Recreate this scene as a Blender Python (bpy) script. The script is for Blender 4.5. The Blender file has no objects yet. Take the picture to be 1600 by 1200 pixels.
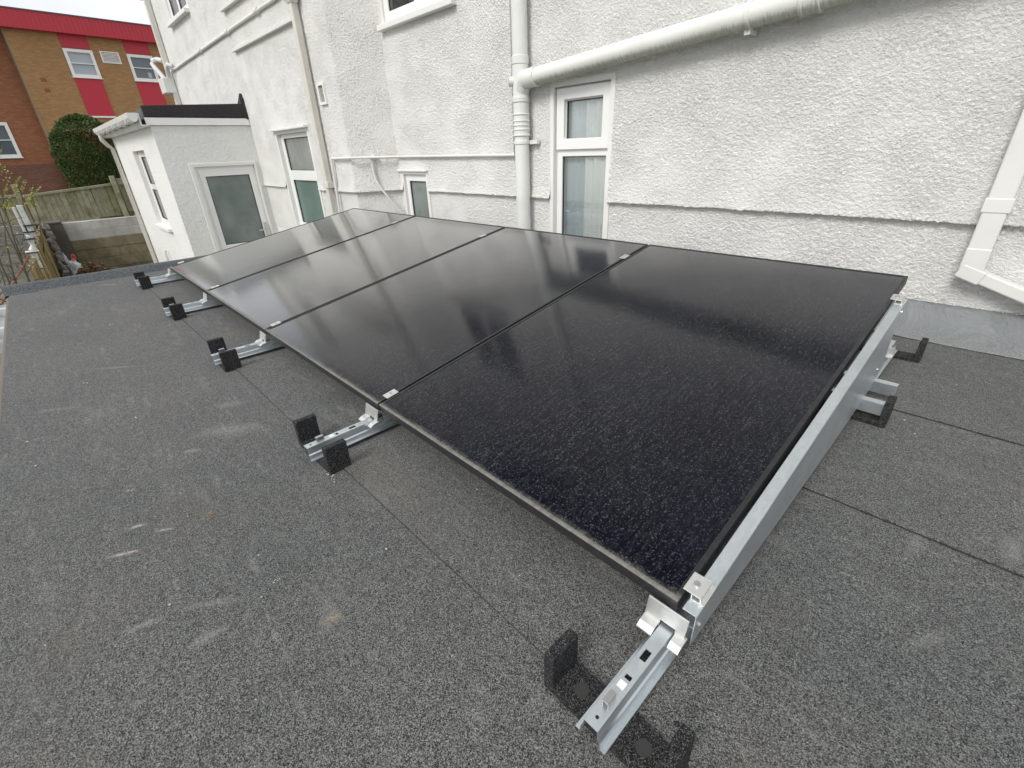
import bpy, bmesh, math, random
import numpy as np
from mathutils import Vector, Matrix, noise as mnoise
rnd = random.Random(7)
S = bpy.context.scene
COL = S.collection

# ------------------------------------------------------------------ camera, sky, sun, exposure
cam_d = bpy.data.cameras.new('camera')
cam = bpy.data.objects.new('camera', cam_d); COL.objects.link(cam); S.camera = cam
cam_d.sensor_width = 36.0; cam_d.lens = 16.2895; cam_d.clip_start = 0.02; cam_d.clip_end = 3000
Rm = ((0.69456197, -0.30533402, 0.65142522), (0.7185912, 0.33822023, -0.60764608), (-0.03479017, 0.89015628, 0.45432525))
M4 = Matrix([[Rm[i][j] for j in range(3)] + [0] for i in range(3)] + [[0, 0, 0, 1]])
M4.translation = Vector((0.2322381, -0.63137605, 0.79177355))
cam.matrix_world = M4

SUN_EL, SUN_AZ = math.radians(42), math.radians(172)     # azimuth measured clockwise from +Y: light comes from -Y, slightly +X
world = bpy.data.worlds.new('World'); S.world = world; world.use_nodes = True
wn, wl = world.node_tree.nodes, world.node_tree.links
wn.clear()
wo = wn.new('ShaderNodeOutputWorld'); sky = wn.new('ShaderNodeTexSky')
sky.sky_type = 'NISHITA'; sky.sun_disc = False; sky.sun_elevation = SUN_EL; sky.sun_rotation = SUN_AZ
bg1 = wn.new('ShaderNodeBackground'); bg1.inputs[1].default_value = 0.06
wl.new(sky.outputs[0], bg1.inputs[0])
bg2 = wn.new('ShaderNodeBackground'); bg2.inputs[1].default_value = 0.90
tc = wn.new('ShaderNodeTexCoord'); mp = wn.new('ShaderNodeMapping'); mp.inputs['Scale'].default_value = (1, 1, 2.6)
nz = wn.new('ShaderNodeTexNoise'); nz.inputs['Scale'].default_value = 2.2; nz.inputs['Detail'].default_value = 5; nz.inputs['Roughness'].default_value = 0.5
cr = wn.new('ShaderNodeValToRGB')
cr.color_ramp.elements[0].position = 0.34; cr.color_ramp.elements[0].color = (0.60, 0.625, 0.65, 1)
cr.color_ramp.elements[1].position = 0.66; cr.color_ramp.elements[1].color = (0.89, 0.90, 0.90, 1)
wl.new(tc.outputs['Generated'], mp.inputs[0]); wl.new(mp.outputs[0], nz.inputs['Vector']); wl.new(nz.outputs[0], cr.inputs[0]); wl.new(cr.outputs[0], bg2.inputs[0])
mx = wn.new('ShaderNodeMixShader'); mx.inputs[0].default_value = 0.9
wl.new(bg1.outputs[0], mx.inputs[1]); wl.new(bg2.outputs[0], mx.inputs[2]); wl.new(mx.outputs[0], wo.inputs[0])

sd = bpy.data.lights.new('sun', 'SUN'); sun = bpy.data.objects.new('sun', sd); COL.objects.link(sun)
sd.energy = 1.5; sd.angle = math.radians(22); sd.color = (1.0, 0.965, 0.91)
dirv = Vector((math.sin(SUN_AZ) * math.cos(SUN_EL), math.cos(SUN_AZ) * math.cos(SUN_EL), math.sin(SUN_EL)))
sun.rotation_euler = dirv.to_track_quat('Z', 'Y').to_euler()
S.view_settings.view_transform = 'Standard'; S.view_settings.look = 'None'
S.view_settings.exposure = 0.68; S.view_settings.gamma = 1.0; S.view_settings.use_curve_mapping = False

# ------------------------------------------------------------------ materials
class NT:
    def __init__(s, name, **kw):
        s.m = bpy.data.materials.new(name); s.m.use_nodes = True
        s.n, s.l = s.m.node_tree.nodes, s.m.node_tree.links
        s.b = s.n['Principled BSDF']
        s.out = s.n['Material Output']
        for k, v in kw.items(): s.set(k, v)
    def set(s, k, v):
        k = {'base': 'Base Color', 'rough': 'Roughness', 'metal': 'Metallic', 'spec': 'Specular IOR Level', 'ior': 'IOR', 'normal': 'Normal', 'coat': 'Coat Weight'}[k]
        if isinstance(v, tuple): s.b.inputs[k].default_value = (*v, 1) if len(v) == 3 else v
        elif isinstance(v, (int, float)): s.b.inputs[k].default_value = v
        else: s.l.new(v, s.b.inputs[k])
    def new(s, t, ins=None, **props):
        n = s.n.new(t)
        for k, v in props.items(): setattr(n, k, v)
        for k, v in (ins or {}).items():
            if isinstance(v, (int, float)): n.inputs[k].default_value = v
            elif isinstance(v, tuple): n.inputs[k].default_value = (*v, 1) if (len(v) == 3 and n.inputs[k].type == 'RGBA') else v
            else: s.l.new(v, n.inputs[k])
        return n
    def pos(s): return s.new('ShaderNodeNewGeometry').outputs['Position']
    def obj(s): return s.new('ShaderNodeTexCoord').outputs['Object']
    def map(s, vec, scale=(1, 1, 1), rot=(0, 0, 0), loc=(0, 0, 0)):
        return s.new('ShaderNodeMapping', {'Vector': vec, 'Scale': scale, 'Rotation': rot, 'Location': loc}).outputs[0]
    def noise(s, vec, scale, detail=2, rough=.5, dist=0):
        return s.new('ShaderNodeTexNoise', {'Vector': vec, 'Scale': scale, 'Detail': detail, 'Roughness': rough, 'Distortion': dist}).outputs[0]
    def ramp(s, fac, stops):
        r = s.new('ShaderNodeValToRGB', {'Fac': fac}); e = r.color_ramp.elements
        while len(e) < len(stops): e.new(.5)
        for i, (p, c) in enumerate(stops):
            e[i].position = p; e[i].color = (c, c, c, 1) if isinstance(c, (int, float)) else (*c, 1)
        return r.outputs[0]
    def math(s, op, a, b=0.0, c=None):
        ins = {0: a, 1: b}
        if c is not None: ins[2] = c
        return s.new('ShaderNodeMath', ins, operation=op).outputs[0]
    def mix(s, fac, a, b, mode='MIX'):
        n = s.new('ShaderNodeMix', data_type='RGBA', blend_type=mode)
        for idx, v in ((0, fac), (6, a), (7, b)):
            if isinstance(v, (int, float)): n.inputs[idx].default_value = v if idx == 0 else (v, v, v, 1)
            elif isinstance(v, tuple): n.inputs[idx].default_value = (*v, 1)
            else: s.l.new(v, n.inputs[idx])
        return n.outputs[2]
    def bump(s, h, dist=.002, strength=1.0):
        s.set('normal', s.new('ShaderNodeBump', {'Height': h, 'Distance': dist, 'Strength': strength}).outputs[0])
        return s

def mat_render(name, scale, depth, tint=(.78, .775, .75), dirt=.5, disp=True, lump=1.0):
    t = NT(name, rough=.85, spec=.3)
    p = t.map(t.pos(), (1, 1, 1.2), (0, math.radians(-32), 0)) if disp else t.pos()
    warp = t.noise(p, 9, 2); fine = t.noise(p, scale * 3.2, 3, .65)
    pv = t.new('ShaderNodeVectorMath', {0: p, 1: t.new('ShaderNodeVectorMath', {0: t.new('ShaderNodeTexNoise', {'Vector': p, 'Scale': 20.0, 'Detail': 2.0}).outputs[1], 'Scale': .010}, operation='SCALE').outputs[0]}, operation='ADD').outputs[0]
    n1 = t.noise(pv, scale, 5, .68)
    vo = t.new('ShaderNodeTexVoronoi', {'Vector': pv, 'Scale': scale * .9, 'Smoothness': .7}, feature='SMOOTH_F1').outputs[0]
    h = t.math('ADD', t.ramp(n1, ((.37, 0.0), (.65, 1.0))), t.math('MULTIPLY', vo, -0.38 * lump))
    big = t.noise(p, 1.3, 3, .55)
    amp = t.math('MULTIPLY_ADD', t.ramp(t.noise(p, 3.2, 3, .6), ((.32, 0.), (.68, 1.))), .75, .55)
    h = t.math('MULTIPLY', h, amp)
    h = t.math('ADD', h, t.math('MULTIPLY_ADD', fine, .55, -.27))
    # weathering: faint warm-grey patches and streaks; crevice shade painted into the hollows
    spots = t.ramp(big, ((.40, 0.0), (.72, 1.0)))
    c = t.mix(t.math('MULTIPLY', spots, .12 * dirt), tint, (tint[0] * .86, tint[1] * .86, tint[2] * .82))
    sk = t.ramp(t.noise(t.map(p, (1, 1, .09)), 7, 4, .65), ((.54, 0.), (.78, 1.)))
    c = t.mix(t.math('MULTIPLY', t.math('MULTIPLY', sk, spots), .38 * dirt), c, (.52, .51, .44))
    hollow_shade = t.ramp(h, ((.0, 1.0), (.38, 0.0)))
    c = t.mix(t.math('MULTIPLY', hollow_shade, .30 * dirt), c, (.52, .50, .46))
    t.set('base', c)
    if disp:
        dn = t.new('ShaderNodeDisplacement', {'Height': h, 'Midlevel': .35, 'Scale': depth})
        t.l.new(dn.outputs[0], t.out.inputs['Displacement'])
        t.m.displacement_method = 'BOTH'
    else:
        t.bump(h, depth, 1.0)
    return t.m

M = {}
M['roughcast'] = mat_render('white_roughcast', 60, .0098, tint=(.87, .865, .845))
M['roughcast_smooth'] = mat_render('white_painted_textured_render', 26, .006, disp=False, tint=(.81, .81, .795), dirt=.25)
M['band'] = NT('smooth_painted_band', base=(.76, .755, .73), rough=.7).m
def m_pvc(name, base, stain=0.0, rough=.32, grime=.3):
    t = NT(name, rough=rough, spec=.5)
    p = t.pos(); n = t.noise(p, 7, 5, .6); n2 = t.noise(t.map(p, (1, 1, 6)), 30, 3, .6)
    c = t.mix(t.math('MULTIPLY', t.ramp(n, ((.42, 0.), (.75, 1.))), grime), base, tuple(x * .78 for x in base))
    if stain:
        g = t.new('ShaderNodeNewGeometry'); sx = t.new('ShaderNodeSeparateXYZ', {0: g.outputs['Normal']})
        streak = t.noise(t.map(p, (14, 1, 2)), 9, 4, .7)
        under = t.ramp(t.math('ADD', t.math('MULTIPLY', sx.outputs[2], -1.0), t.math('MULTIPLY_ADD', streak, 1.3, -.65)), ((.38, 0.), (.95, 1.)))
        px = t.new('ShaderNodeSeparateXYZ', {0: p})
        c = t.mix(t.math('MULTIPLY', under, stain), c, (.30, .31, .20))
        sp = t.ramp(t.noise(p, 120, 2), ((.62, 0.), (.72, 1.)))
        c = t.mix(t.math('MULTIPLY', t.math('MULTIPLY', sp, under), .8), c, (.12, .12, .08))
    t.set('base', c)
    return t.m
M['pvc'] = m_pvc('white_pvc_pipe', (.74, .745, .72))
M['pvc_stained'] = m_pvc('stained_white_pvc_pipe', (.76, .765, .73), stain=.75)
M['pvc_old'] = m_pvc('cream_pvc', (.66, .64, .58), grime=.6)
M['upvc'] = m_pvc('white_upvc_frame', (.82, .82, .81), rough=.25, grime=.12)
M['paintpipe'] = m_pvc('painted_downpipe', (.72, .715, .69), rough=.55, grime=.35)
M['darkhole'] = NT('dark_hole', base=(.01, .01, .012), rough=.8).m
M['gasket'] = NT('black_gasket', base=(.02, .02, .02), rough=.6).m

def m_glass(name, tint=(.98, .99, .99), drops=False):
    t = NT(name); n, l = t.n, t.l
    n.remove(t.b)
    tr = t.new('ShaderNodeBsdfTransparent', {0: tint}); gl = t.new('ShaderNodeBsdfGlossy', {0: (1., 1., 1.), 'Roughness': .03})
    fr = t.new('ShaderNodeFresnel', {'IOR': 1.5}).outputs[0]
    fac = t.math('MULTIPLY_ADD', fr, 1.1, .01)
    if drops:
        p = t.pos(); v = t.new('ShaderNodeTexVoronoi', {'Vector': p, 'Scale': 130.}).outputs
        m = t.math('MULTIPLY', t.ramp(v[0], ((.15, 1.), (.30, 0.))), t.ramp(t.noise(p, 25, 2), ((.42, 0.), (.6, 1.))))
        df = t.new('ShaderNodeBsdfDiffuse', {0: (.42, .46, .46)})
        m1 = t.new('ShaderNodeMixShader', {0: t.math('MULTIPLY_ADD', m, .45, .10), 1: tr.outputs[0], 2: df.outputs[0]}); trs = m1.outputs[0]
    else: trs = tr.outputs[0]
    mm = t.new('ShaderNodeMixShader', {0: fac, 1: trs, 2: gl.outputs[0]})
    l.new(mm.outputs[0], t.out.inputs[0])
    return t.m
M['glass'] = m_glass('window_glass'); M['glass_wet'] = m_glass('condensation_glass', drops=True)
def m_obscure(name, col, col2):
    t = NT(name, rough=.16, spec=.6)
    p = t.pos(); n = t.noise(p, 2.3, 3, .6)
    t.set('base', t.mix(t.ramp(n, ((.35, 0.), (.65, 1.))), col, col2))
    t.bump(t.noise(p, 26, 2, .5, .6), .006, .5)
    return t.m
M['obscure_green'] = m_obscure('obscured_green_glass', (.115, .175, .155), (.15, .215, .19))
M['obscure_grey'] = m_obscure('obscured_grey_glass', (.14, .17, .16), (.22, .25, .235))
M['grey_glass'] = m_obscure('grey_blind_glass', (.20, .21, .20), (.29, .30, .28))
def m_curtain():
    t = NT('net_curtain', rough=.9); t.set('base', (.66, .73, .76)); return t.m
M['net'] = m_curtain(); M['curtain'] = NT('white_curtain', base=(.90, .92, .90), rough=.9).m
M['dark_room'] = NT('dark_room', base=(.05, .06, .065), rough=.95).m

W_, P_, T_, O_ = (.34, .34, .32), (.55, .47, .43), (.40, .33, .24), (.45, .20, .09)
SMEARS = [  # x, y, half length, half width, angle, colour, strength: scuffs and mortar smears on the felt
    (-1.84, -.335, .08, .04, 1.1, W_, .40), (-1.61, -.387, .14, .06, .9, W_, .45), (-1.56, -.53, .04, .014, .9, W_, .7), (-1.14, -.775, .045, .008, 1.15, P_, .9),
    (-1.165, -.677, .032, .007, 1.0, P_, .8), (-1.24, -.734, .026, .008, 1.2, P_, .85), (-1.15, -.571, .013, .010, 0, O_, .6), (-.71, -.68, .05, .020, 1.5, W_, .5),
    (-.85, -.775, .05, .014, 1.2, W_, .5), (-.80, -.65, .10, .016, .95, W_, .4), (-.56, -.469, .034, .018, 1.2, T_, .5), (.47, .80, .10, .03, 1.5, W_, .35),
    (.30, .675, .08, .02, 1.5, W_, .35), (.365, .374, .07, .02, 1.1, W_, .3), (-2.35, -.86, .12, .015, 1.0, W_, .4), (-2.72, -.63, .22, .015, .9, W_, .3),
    (-4.98, -.415, .12, .010, .9, P_, .95), (-1.8, .29, .35, .12, 0, (.15, .125, .085), .4), (-.9, -.12, .55, .14, 0, (.15, .13, .095), .35)]
def m_felt(name='mineral_felt', a=(.088, .0895, .088), tint=(1, 1, 1), marks=True):
    t = NT(name, rough=.88, spec=.25)
    p = t.pos()
    g = t.noise(p, 520, 3, .75)
    g2 = t.new('ShaderNodeTexVoronoi', {'Vector': p, 'Scale': 600.}, feature='F1')
    cell = t.new('ShaderNodeSeparateColor', {0: g2.outputs[1]}).outputs[0]
    gr = t.math('ADD', t.math('MULTIPLY', g, .6), t.math('MULTIPLY', cell, .4))
    lo = tuple(x * .04 for x in a); hi = tuple(x * 2.6 for x in a)
    c = t.ramp(gr, ((.31, lo), (.50, a), (.70, hi), (.82, tuple(min(1, x * 5) for x in a))))
    clump = t.noise(p, 60, 3, .6)
    c = t.mix(1.0, c, t.ramp(clump, ((.3, .84), (.7, 1.16))), 'MULTIPLY')
    big = t.noise(p, 1.1, 4, .6)
    c = t.mix(1.0, c, t.ramp(big, ((.30, (.82, .83, .86)), (.55, (1., 1., 1.)), (.75, (1.18, 1.15, 1.07)))), 'MULTIPLY')
    if marks:
        # pale dusty scuffs and brownish silt that has dried on the felt
        sc = t.noise(t.map(p, (1.0, 3.4, 1), (0, 0, .55)), 2.6, 6, .72)
        c = t.mix(t.math('MULTIPLY', t.ramp(sc, ((.57, 0.), (.74, 1.))), .35), c, (.24, .24, .225))
        sc2 = t.math('MULTIPLY', t.ramp(t.noise(t.map(p, (1.0, 5., 1), (0, 0, .9), (2, 1, 0)), 5.5, 5, .75), ((.59, 0.), (.70, 1.))), t.ramp(t.noise(p, 190, 2, .6), ((.4, .2), (.6, 1.))))
        c = t.mix(t.math('MULTIPLY', sc2, .35), c, (.38, .375, .35))
        gran = t.ramp(t.noise(p, 230, 3, .7), ((.36, .15), (.62, 1.)))
        for (sx_, sy_, ra, rb, ang, col, k_) in SMEARS:
            q = t.map(t.map(t.map(p, loc=(-sx_, -sy_, .13)), rot=(0, 0, -ang)), (1 / ra, 1 / rb, 1.))
            ln = t.new('ShaderNodeVectorMath', {0: q}, operation='LENGTH').outputs['Value']
            ln = t.math('ADD', ln, t.math('MULTIPLY_ADD', t.noise(p, 16, 4, .7), 1.1, -.55))
            c = t.mix(t.math('MULTIPLY', t.math('MULTIPLY', t.ramp(ln, ((.15, 1.), (1.0, 0.))), gran), k_), c, col)
        br = t.noise(t.map(p, (1, 1, 1), loc=(3.1, 8.2, 0)), 1.7, 4, .6)
        c = t.mix(t.math('MULTIPLY', t.ramp(br, ((.56, 0.), (.72, 1.))), .30), c, (.125, .105, .075))
    t.set('base', c)
    t.b.inputs['Sheen Weight'].default_value = .08
    t.bump(gr, .0018, .8)
    return t.m
M['felt'] = m_felt()
M['felt_kerb'] = m_felt('blue_grey_felt', (.085, .093, .100), marks=False)
M['felt_black'] = m_felt('black_felt', (.034, .031, .032), marks=False)
M['bark_trim'] = NT('brown_trim', base=(.17, .15, .13), rough=.8).m
M['bitumen'] = NT('bitumen_shade_line', base=(.012, .012, .013), rough=.6).m  # black that stands in for the shadow line along felt edges
M['disc'] = NT('dusty_disc', base=(.035, .035, .034), rough=.9).m
def m_flash():
    t = NT('grey_flashing', rough=.42, spec=.5); p = t.pos()
    n = t.noise(p, 4.5, 5, .65, .8); n2 = t.noise(p, 160, 3, .7)
    c = t.ramp(n, ((.3, (.12, .132, .137)), (.55, (.165, .18, .185)), (.75, (.25, .258, .255))))
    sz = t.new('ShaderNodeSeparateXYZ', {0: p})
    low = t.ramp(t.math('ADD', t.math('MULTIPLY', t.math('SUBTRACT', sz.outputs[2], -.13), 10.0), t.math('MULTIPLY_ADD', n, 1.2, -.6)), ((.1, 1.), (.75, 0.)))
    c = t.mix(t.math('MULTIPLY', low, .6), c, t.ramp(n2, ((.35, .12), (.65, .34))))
    t.set('base', c); t.bump(t.math('ADD', n, t.math('MULTIPLY', n2, .12)), .02, .8); return t.m
M['flashing'] = m_flash()

def m_galv(name='galvanised_steel', a=(.58, .635, .68), b=(.76, .80, .82), rough=.36):
    t = NT(name, metal=.92); p = t.pos()
    v = t.new('ShaderNodeTexVoronoi', {'Vector': t.map(p, (1, .35, 1)), 'Scale': 140.}).outputs[1]
    vv = t.new('ShaderNodeSeparateColor', {0: v}).outputs[0]
    n = t.noise(t.map(p, (1, .25, 1)), 22, 4, .6)
    c = t.mix(t.math('ADD', t.math('MULTIPLY', vv, .35), t.math('MULTIPLY', n, .65)), a, b)
    st = t.ramp(t.noise(p, 33, 5, .7), ((.60, 0.), (.72, 1.)))
    c = t.mix(t.math('MULTIPLY', st, .35), c, (.74, .76, .76))
    t.set('base', c); t.set('rough', t.math('MULTIPLY_ADD', n, .25, rough - .1))
    t.bump(n, .0006, .5); return t.m
M['galv'] = m_galv()
M['alu'] = m_galv('mill_aluminium', (.66, .66, .64), (.78, .78, .76), .46)
M['steel'] = m_galv('bolt_steel', (.45, .45, .45), (.6, .6, .6), .3)

def m_rubber():
    t = NT('recycled_rubber', rough=.85, spec=.25); p = t.pos()
    v = t.new('ShaderNodeTexVoronoi', {'Vector': p, 'Scale': 750.})
    cell = t.new('ShaderNodeSeparateColor', {0: v.outputs[1]}).outputs[0]
    n = t.noise(p, 480, 3, .8)
    c = t.ramp(t.math('ADD', t.math('MULTIPLY', cell, .5), t.math('MULTIPLY', n, .5)), ((.40, (.006, .006, .007)), (.60, (.018, .018, .020)), (.70, (.085, .085, .09)), (.84, (.25, .25, .25))))
    t.set('base', c); t.bump(n, .0012, .8); return t.m
M['rubber'] = m_rubber()

def m_pvglass():
    t = NT('solar_glass', ior=1.46); o = t.obj(); p = t.pos()
    so = t.new('ShaderNodeSeparateXYZ', {0: o}); x, y = so.outputs[0], so.outputs[1]
    # cell gaps and busbars, hardly visible black on black
    def lines(v, pitch, w):
        f = t.math('FRACT', t.math('DIVIDE', v, pitch)); d = t.math('ABSOLUTE', t.math('SUBTRACT', f, .5))
        return t.math('GREATER_THAN', d, .5 - w / pitch * .5)
    cells = t.math('MAXIMUM', lines(x, .188, .003), lines(y, .0955, .0022))
    bus = lines(x, .0171, .0011)
    cn = t.noise(o, 3.0, 3, .5)
    base = t.mix(t.ramp(cn, ((.35, 0.), (.7, 1.))), (.0028, .003, .007), (.0045, .005, .012))
    base = t.mix(t.math('MULTIPLY', bus, .5), base, (.016, .018, .026))
    base = t.mix(cells, base, (.0045, .005, .0075))
    # dried rain marks: rings and blots, drawn out down the slope, more of them low on the panel
    warp = t.new('ShaderNodeVectorMath', {0: t.new('ShaderNodeTexNoise', {'Vector': p, 'Scale': 60.0, 'Detail': 2.0}).outputs[1], 'Scale': .010}, operation='SCALE').outputs[0]
    pw = t.new('ShaderNodeVectorMath', {0: p, 1: warp}, operation='ADD').outputs[0]
    def marks(scale, seed, r0, wid, keep):
        v = t.new('ShaderNodeTexVoronoi', {'Vector': t.map(pw, (1, .9, .9), loc=(seed, seed * 2, 0)), 'Scale': scale})
        cc = t.new('ShaderNodeSeparateColor', {0: v.outputs[1]})
        r = t.math('MULTIPLY_ADD', cc.outputs[1], r0 * .8, r0 * .45)
        ring = t.math('SUBTRACT', 1.0, t.math('DIVIDE', t.math('ABSOLUTE', t.math('SUBTRACT', v.outputs[0], r)), wid))
        ring = t.math('MAXIMUM', ring, 0.)
        blot = t.math('MULTIPLY', t.math('LESS_THAN', v.outputs[0], r), .22)
        return t.math('MULTIPLY', t.math('MAXIMUM', ring, blot), t.math('GREATER_THAN', cc.outputs[0], keep))
    m1 = marks(128., 0., .22, .11, .30); m2 = marks(230., 4.3, .22, .16, .40); m3 = marks(70., 9.1, .12, .06, .88)
    dens = t.ramp(t.noise(t.map(p, (1, .6, 1)), 2.0, 4, .6), ((.28, .40), (.7, 1.)))
    lowd = t.math('MAXIMUM', t.math('MULTIPLY_ADD', y, -.25, 1.0), .6)
    streak = t.ramp(t.noise(t.map(pw, (1, .22, .22)), 110, 3, .7), ((.48, 0.), (.75, 1.)))
    rows = t.math('MULTIPLY_ADD', t.math('COSINE', t.math('MULTIPLY', x, 6.2832 / .0171)), .22, .80)
    brk = t.ramp(t.noise(p, 210, 2, .6), ((.38, 0.15), (.62, 1.)))
    film = t.math('MULTIPLY', t.math('MULTIPLY', t.math('MULTIPLY', t.math('MAXIMUM', t.math('MAXIMUM', m1, m2), m3), brk), rows), t.math('MULTIPLY', dens, lowd))
    film = t.math('ADD', t.math('MULTIPLY', film, .27), t.math('MULTIPLY', t.math('MULTIPLY', streak, dens), .035))
    film = t.math('ADD', film, .002)
    dust = t.ramp(t.noise(p, 1.6, 4, .6), ((.4, 0.), (.75, .006)))
    film = t.math('ADD', film, dust)
    # silt tide line along the low edge
    e = t.math('ADD', t.math('MULTIPLY', y, 42.), t.math('MULTIPLY_ADD', t.noise(p, 14, 5, .7), 1.5, -.75))
    silt = t.ramp(e, ((.25, .85), (.55, .30), (1.0, 0.)))
    silt = t.math('MULTIPLY', silt, t.ramp(t.noise(p, 150, 4, .75), ((.38, .12), (.58, 1.))))
    base = t.mix(film, base, (.56, .57, .56))
    base = t.mix(silt, base, (.27, .265, .235))
    t.set('base', base)
    t.set('rough', t.math('MINIMUM', t.math('ADD', t.math('ADD', .125, t.math('MULTIPLY', film, .9)), t.math('MULTIPLY', silt, .6)), .9))
    t.set('spec', .0); t.b.inputs['Sheen Roughness'].default_value = .45
    bn = t.new('ShaderNodeBump', {'Height': t.noise(p, 5, 2, .5), 'Distance': .0012, 'Strength': .5}).outputs[0]
    # anti-reflective glass: almost no reflection face on, a full one at grazing angles
    lw = t.new('ShaderNodeLayerWeight', {'Blend': .5, 'Normal': bn}).outputs['Facing']
    fac = t.math('MULTIPLY_ADD', t.math('POWER', lw, 4.0), .97, .008)
    fac = t.math('MINIMUM', t.math('ADD', fac, t.math('MULTIPLY', t.ramp(lw, ((.62, 0.), (.80, 1.))), .27)), .97)
    fac = t.math('MULTIPLY', fac, t.math('SUBTRACT', 1.0, t.math('MULTIPLY', silt, .8)))
    rg = t.math('MINIMUM', t.math('ADD', .115, t.math('MULTIPLY', film, .7)), .6)
    gl = t.new('ShaderNodeBsdfGlossy', {0: (1., 1., 1.), 'Roughness': rg, 'Normal': bn})
    mm = t.new('ShaderNodeMixShader', {0: fac, 1: t.b.outputs[0], 2: gl.outputs[0]})
    t.l.new(mm.outputs[0], t.out.inputs[0])
    return t.m
M['pvglass'] = m_pvglass()
def m_frame():
    t = NT('black_anodised_frame', rough=.42, spec=.5, metal=.3); o = t.obj(); p = t.pos()
    so = t.new('ShaderNodeSeparateXYZ', {0: o}); y = so.outputs[1]
    zz = so.outputs[2]
    d = t.math('MULTIPLY', t.math('MULTIPLY', t.ramp(y, ((.003, 1.), (.02, 0.))), t.math('MULTIPLY_ADD', t.math('GREATER_THAN', zz, -.0030), .95, .05)), t.ramp(t.noise(p, 60, 5, .7), ((.28, .35), (.6, 1.))))
    c = t.mix(t.ramp(t.noise(p, 40, 4), ((.5, 0.), (.8, .25))), (.024, .025, .027), (.12, .12, .12))
    t.set('base', t.mix(t.math('MULTIPLY', d, .8), c, (.30, .29, .26)))
    t.set('rough', t.math('MULTIPLY_ADD', d, .4, .42)); return t.m
M['pvframe'] = m_frame()

def m_brick(name, c1, c2, mortar, sc=1.0):
    t = NT(name, rough=.9, spec=.2); o = t.obj(); p = t.pos()
    b = t.new('ShaderNodeTexBrick', {'Vector': t.map(o, (1, 1, 1), (math.pi / 2, 0, 0)), 'Color1': c1, 'Color2': c2, 'Mortar': mortar, 'Scale': 1.0, 'Mortar Size': .009, 'Mortar Smooth': .2, 'Bias': 0.0, 'Brick Width': .235, 'Row Height': .078})
    c = t.mix(t.ramp(t.noise(o, 1.2, 4, .6), ((.3, 0.), (.75, .4))), b.outputs[0], tuple(x * .6 for x in c1))
    sp = t.ramp(t.noise(o, 11, 2, .5), ((.66, 0.), (.72, 1.)))
    c = t.mix(t.math('MULTIPLY', sp, .25), c, (.45, .38, .30))
    t.set('base', c); t.bump(b.outputs[1], -.01, .6); return t.m
M['brick_tan'] = m_brick('tan_brick', (.47, .27, .12), (.37, .205, .09), (.30, .20, .12))
M['brick_red'] = m_brick('red_brown_brick', (.40, .165, .085), (.30, .12, .065), (.20, .12, .08))
M['brick_plinth'] = m_brick('dark_plinth_brick', (.24, .115, .08), (.18, .085, .065), (.12, .08, .065))
M['red_panel'] = NT('red_cladding', base=(.48, .022, .045), rough=.5).m
M['red_fascia'] = NT('red_ribbed_fascia', base=(.50, .028, .050), rough=.45).m
M['dark_metal'] = NT('dark_capping', base=(.10, .09, .10), rough=.5).m
M['sky_glass'] = NT('far_window_glass', base=(.10, .12, .14), rough=.08, spec=.8).m
M['blind'] = NT('window_blind', base=(.42, .46, .50), rough=.6).m

def m_wood(name, c1, c2, green=(.16, .17, .05), g=.5, axis=(14, 14, 1.2)):
    t = NT(name, rough=.85, spec=.2); p = t.pos(); oi = t.new('ShaderNodeObjectInfo').outputs['Random']
    n = t.noise(t.map(p, axis), 6, 5, .65, .6)
    c = t.mix(t.ramp(n, ((.32, 0.), (.68, 1.))), c1, c2)
    c = t.mix(t.math('MULTIPLY', t.ramp(t.noise(p, 3.2, 4, .65), ((.48, 0.), (.68, 1.))), g), c, green)
    c = t.mix(t.math('MULTIPLY', t.ramp(t.noise(p, 2.1, 3, .6), ((.55, 0.), (.7, 1.))), .6), c, (.06, .055, .035))
    c = t.mix(1.0, c, t.ramp(oi, ((0., .78), (1., 1.18))), 'MULTIPLY')
    t.set('base', c); t.bump(n, .006, .7); return t.m
M['fence_wood'] = m_wood('weathered_green_wood', (.20, .19, .12), (.44, .41, .31), g=.7)
M['fence_new'] = m_wood('yellow_brown_wood', (.22, .17, .08), (.36, .29, .15), g=.15)
def m_block(name, c1, c2, dirt=(.17, .14, .09), d=.5):
    t = NT(name, rough=.9, spec=.2); p = t.pos(); oi = t.new('ShaderNodeObjectInfo').outputs['Random']
    n = t.noise(p, 3.2, 6, .7, .5)
    c = t.mix(t.ramp(n, ((.3, 0.), (.7, 1.))), c1, c2)
    c = t.mix(t.math('MULTIPLY', t.ramp(t.noise(t.map(p, (1, 1, .6), loc=(5, 2, 1)), 1.9, 5, .7), ((.45, 0.), (.68, 1.))), d), c, dirt)
    c = t.mix(1.0, c, t.ramp(oi, ((0., .88), (1., 1.1))), 'MULTIPLY')
    t.set('base', c); t.bump(t.noise(p, 60, 4, .7), .006, .8); return t.m
M['block_white'] = m_block('whitewashed_block', (.46, .46, .42), (.62, .61, .58), d=.4)
M['block_brown'] = m_block('stained_brown_block', (.17, .13, .08), (.34, .29, .205), dirt=(.12, .13, .05), d=.75)
M['block_grey'] = m_block('weathered_grey_block', (.24, .24, .22), (.36, .36, .34), dirt=(.14, .13, .10))
M['concrete_dark'] = m_block('dark_stained_concrete', (.075, .07, .06), (.13, .12, .10), dirt=(.05, .05, .035))
M['stone'] = m_block('rubble_stone', (.10, .095, .085), (.20, .19, .175))
M['soil'] = m_block('yard_ground', (.13, .125, .10), (.22, .21, .18), dirt=(.08, .10, .04), d=.6)
M['bark'] = NT('stem_bark', base=(.10, .085, .055), rough=.9).m
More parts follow.
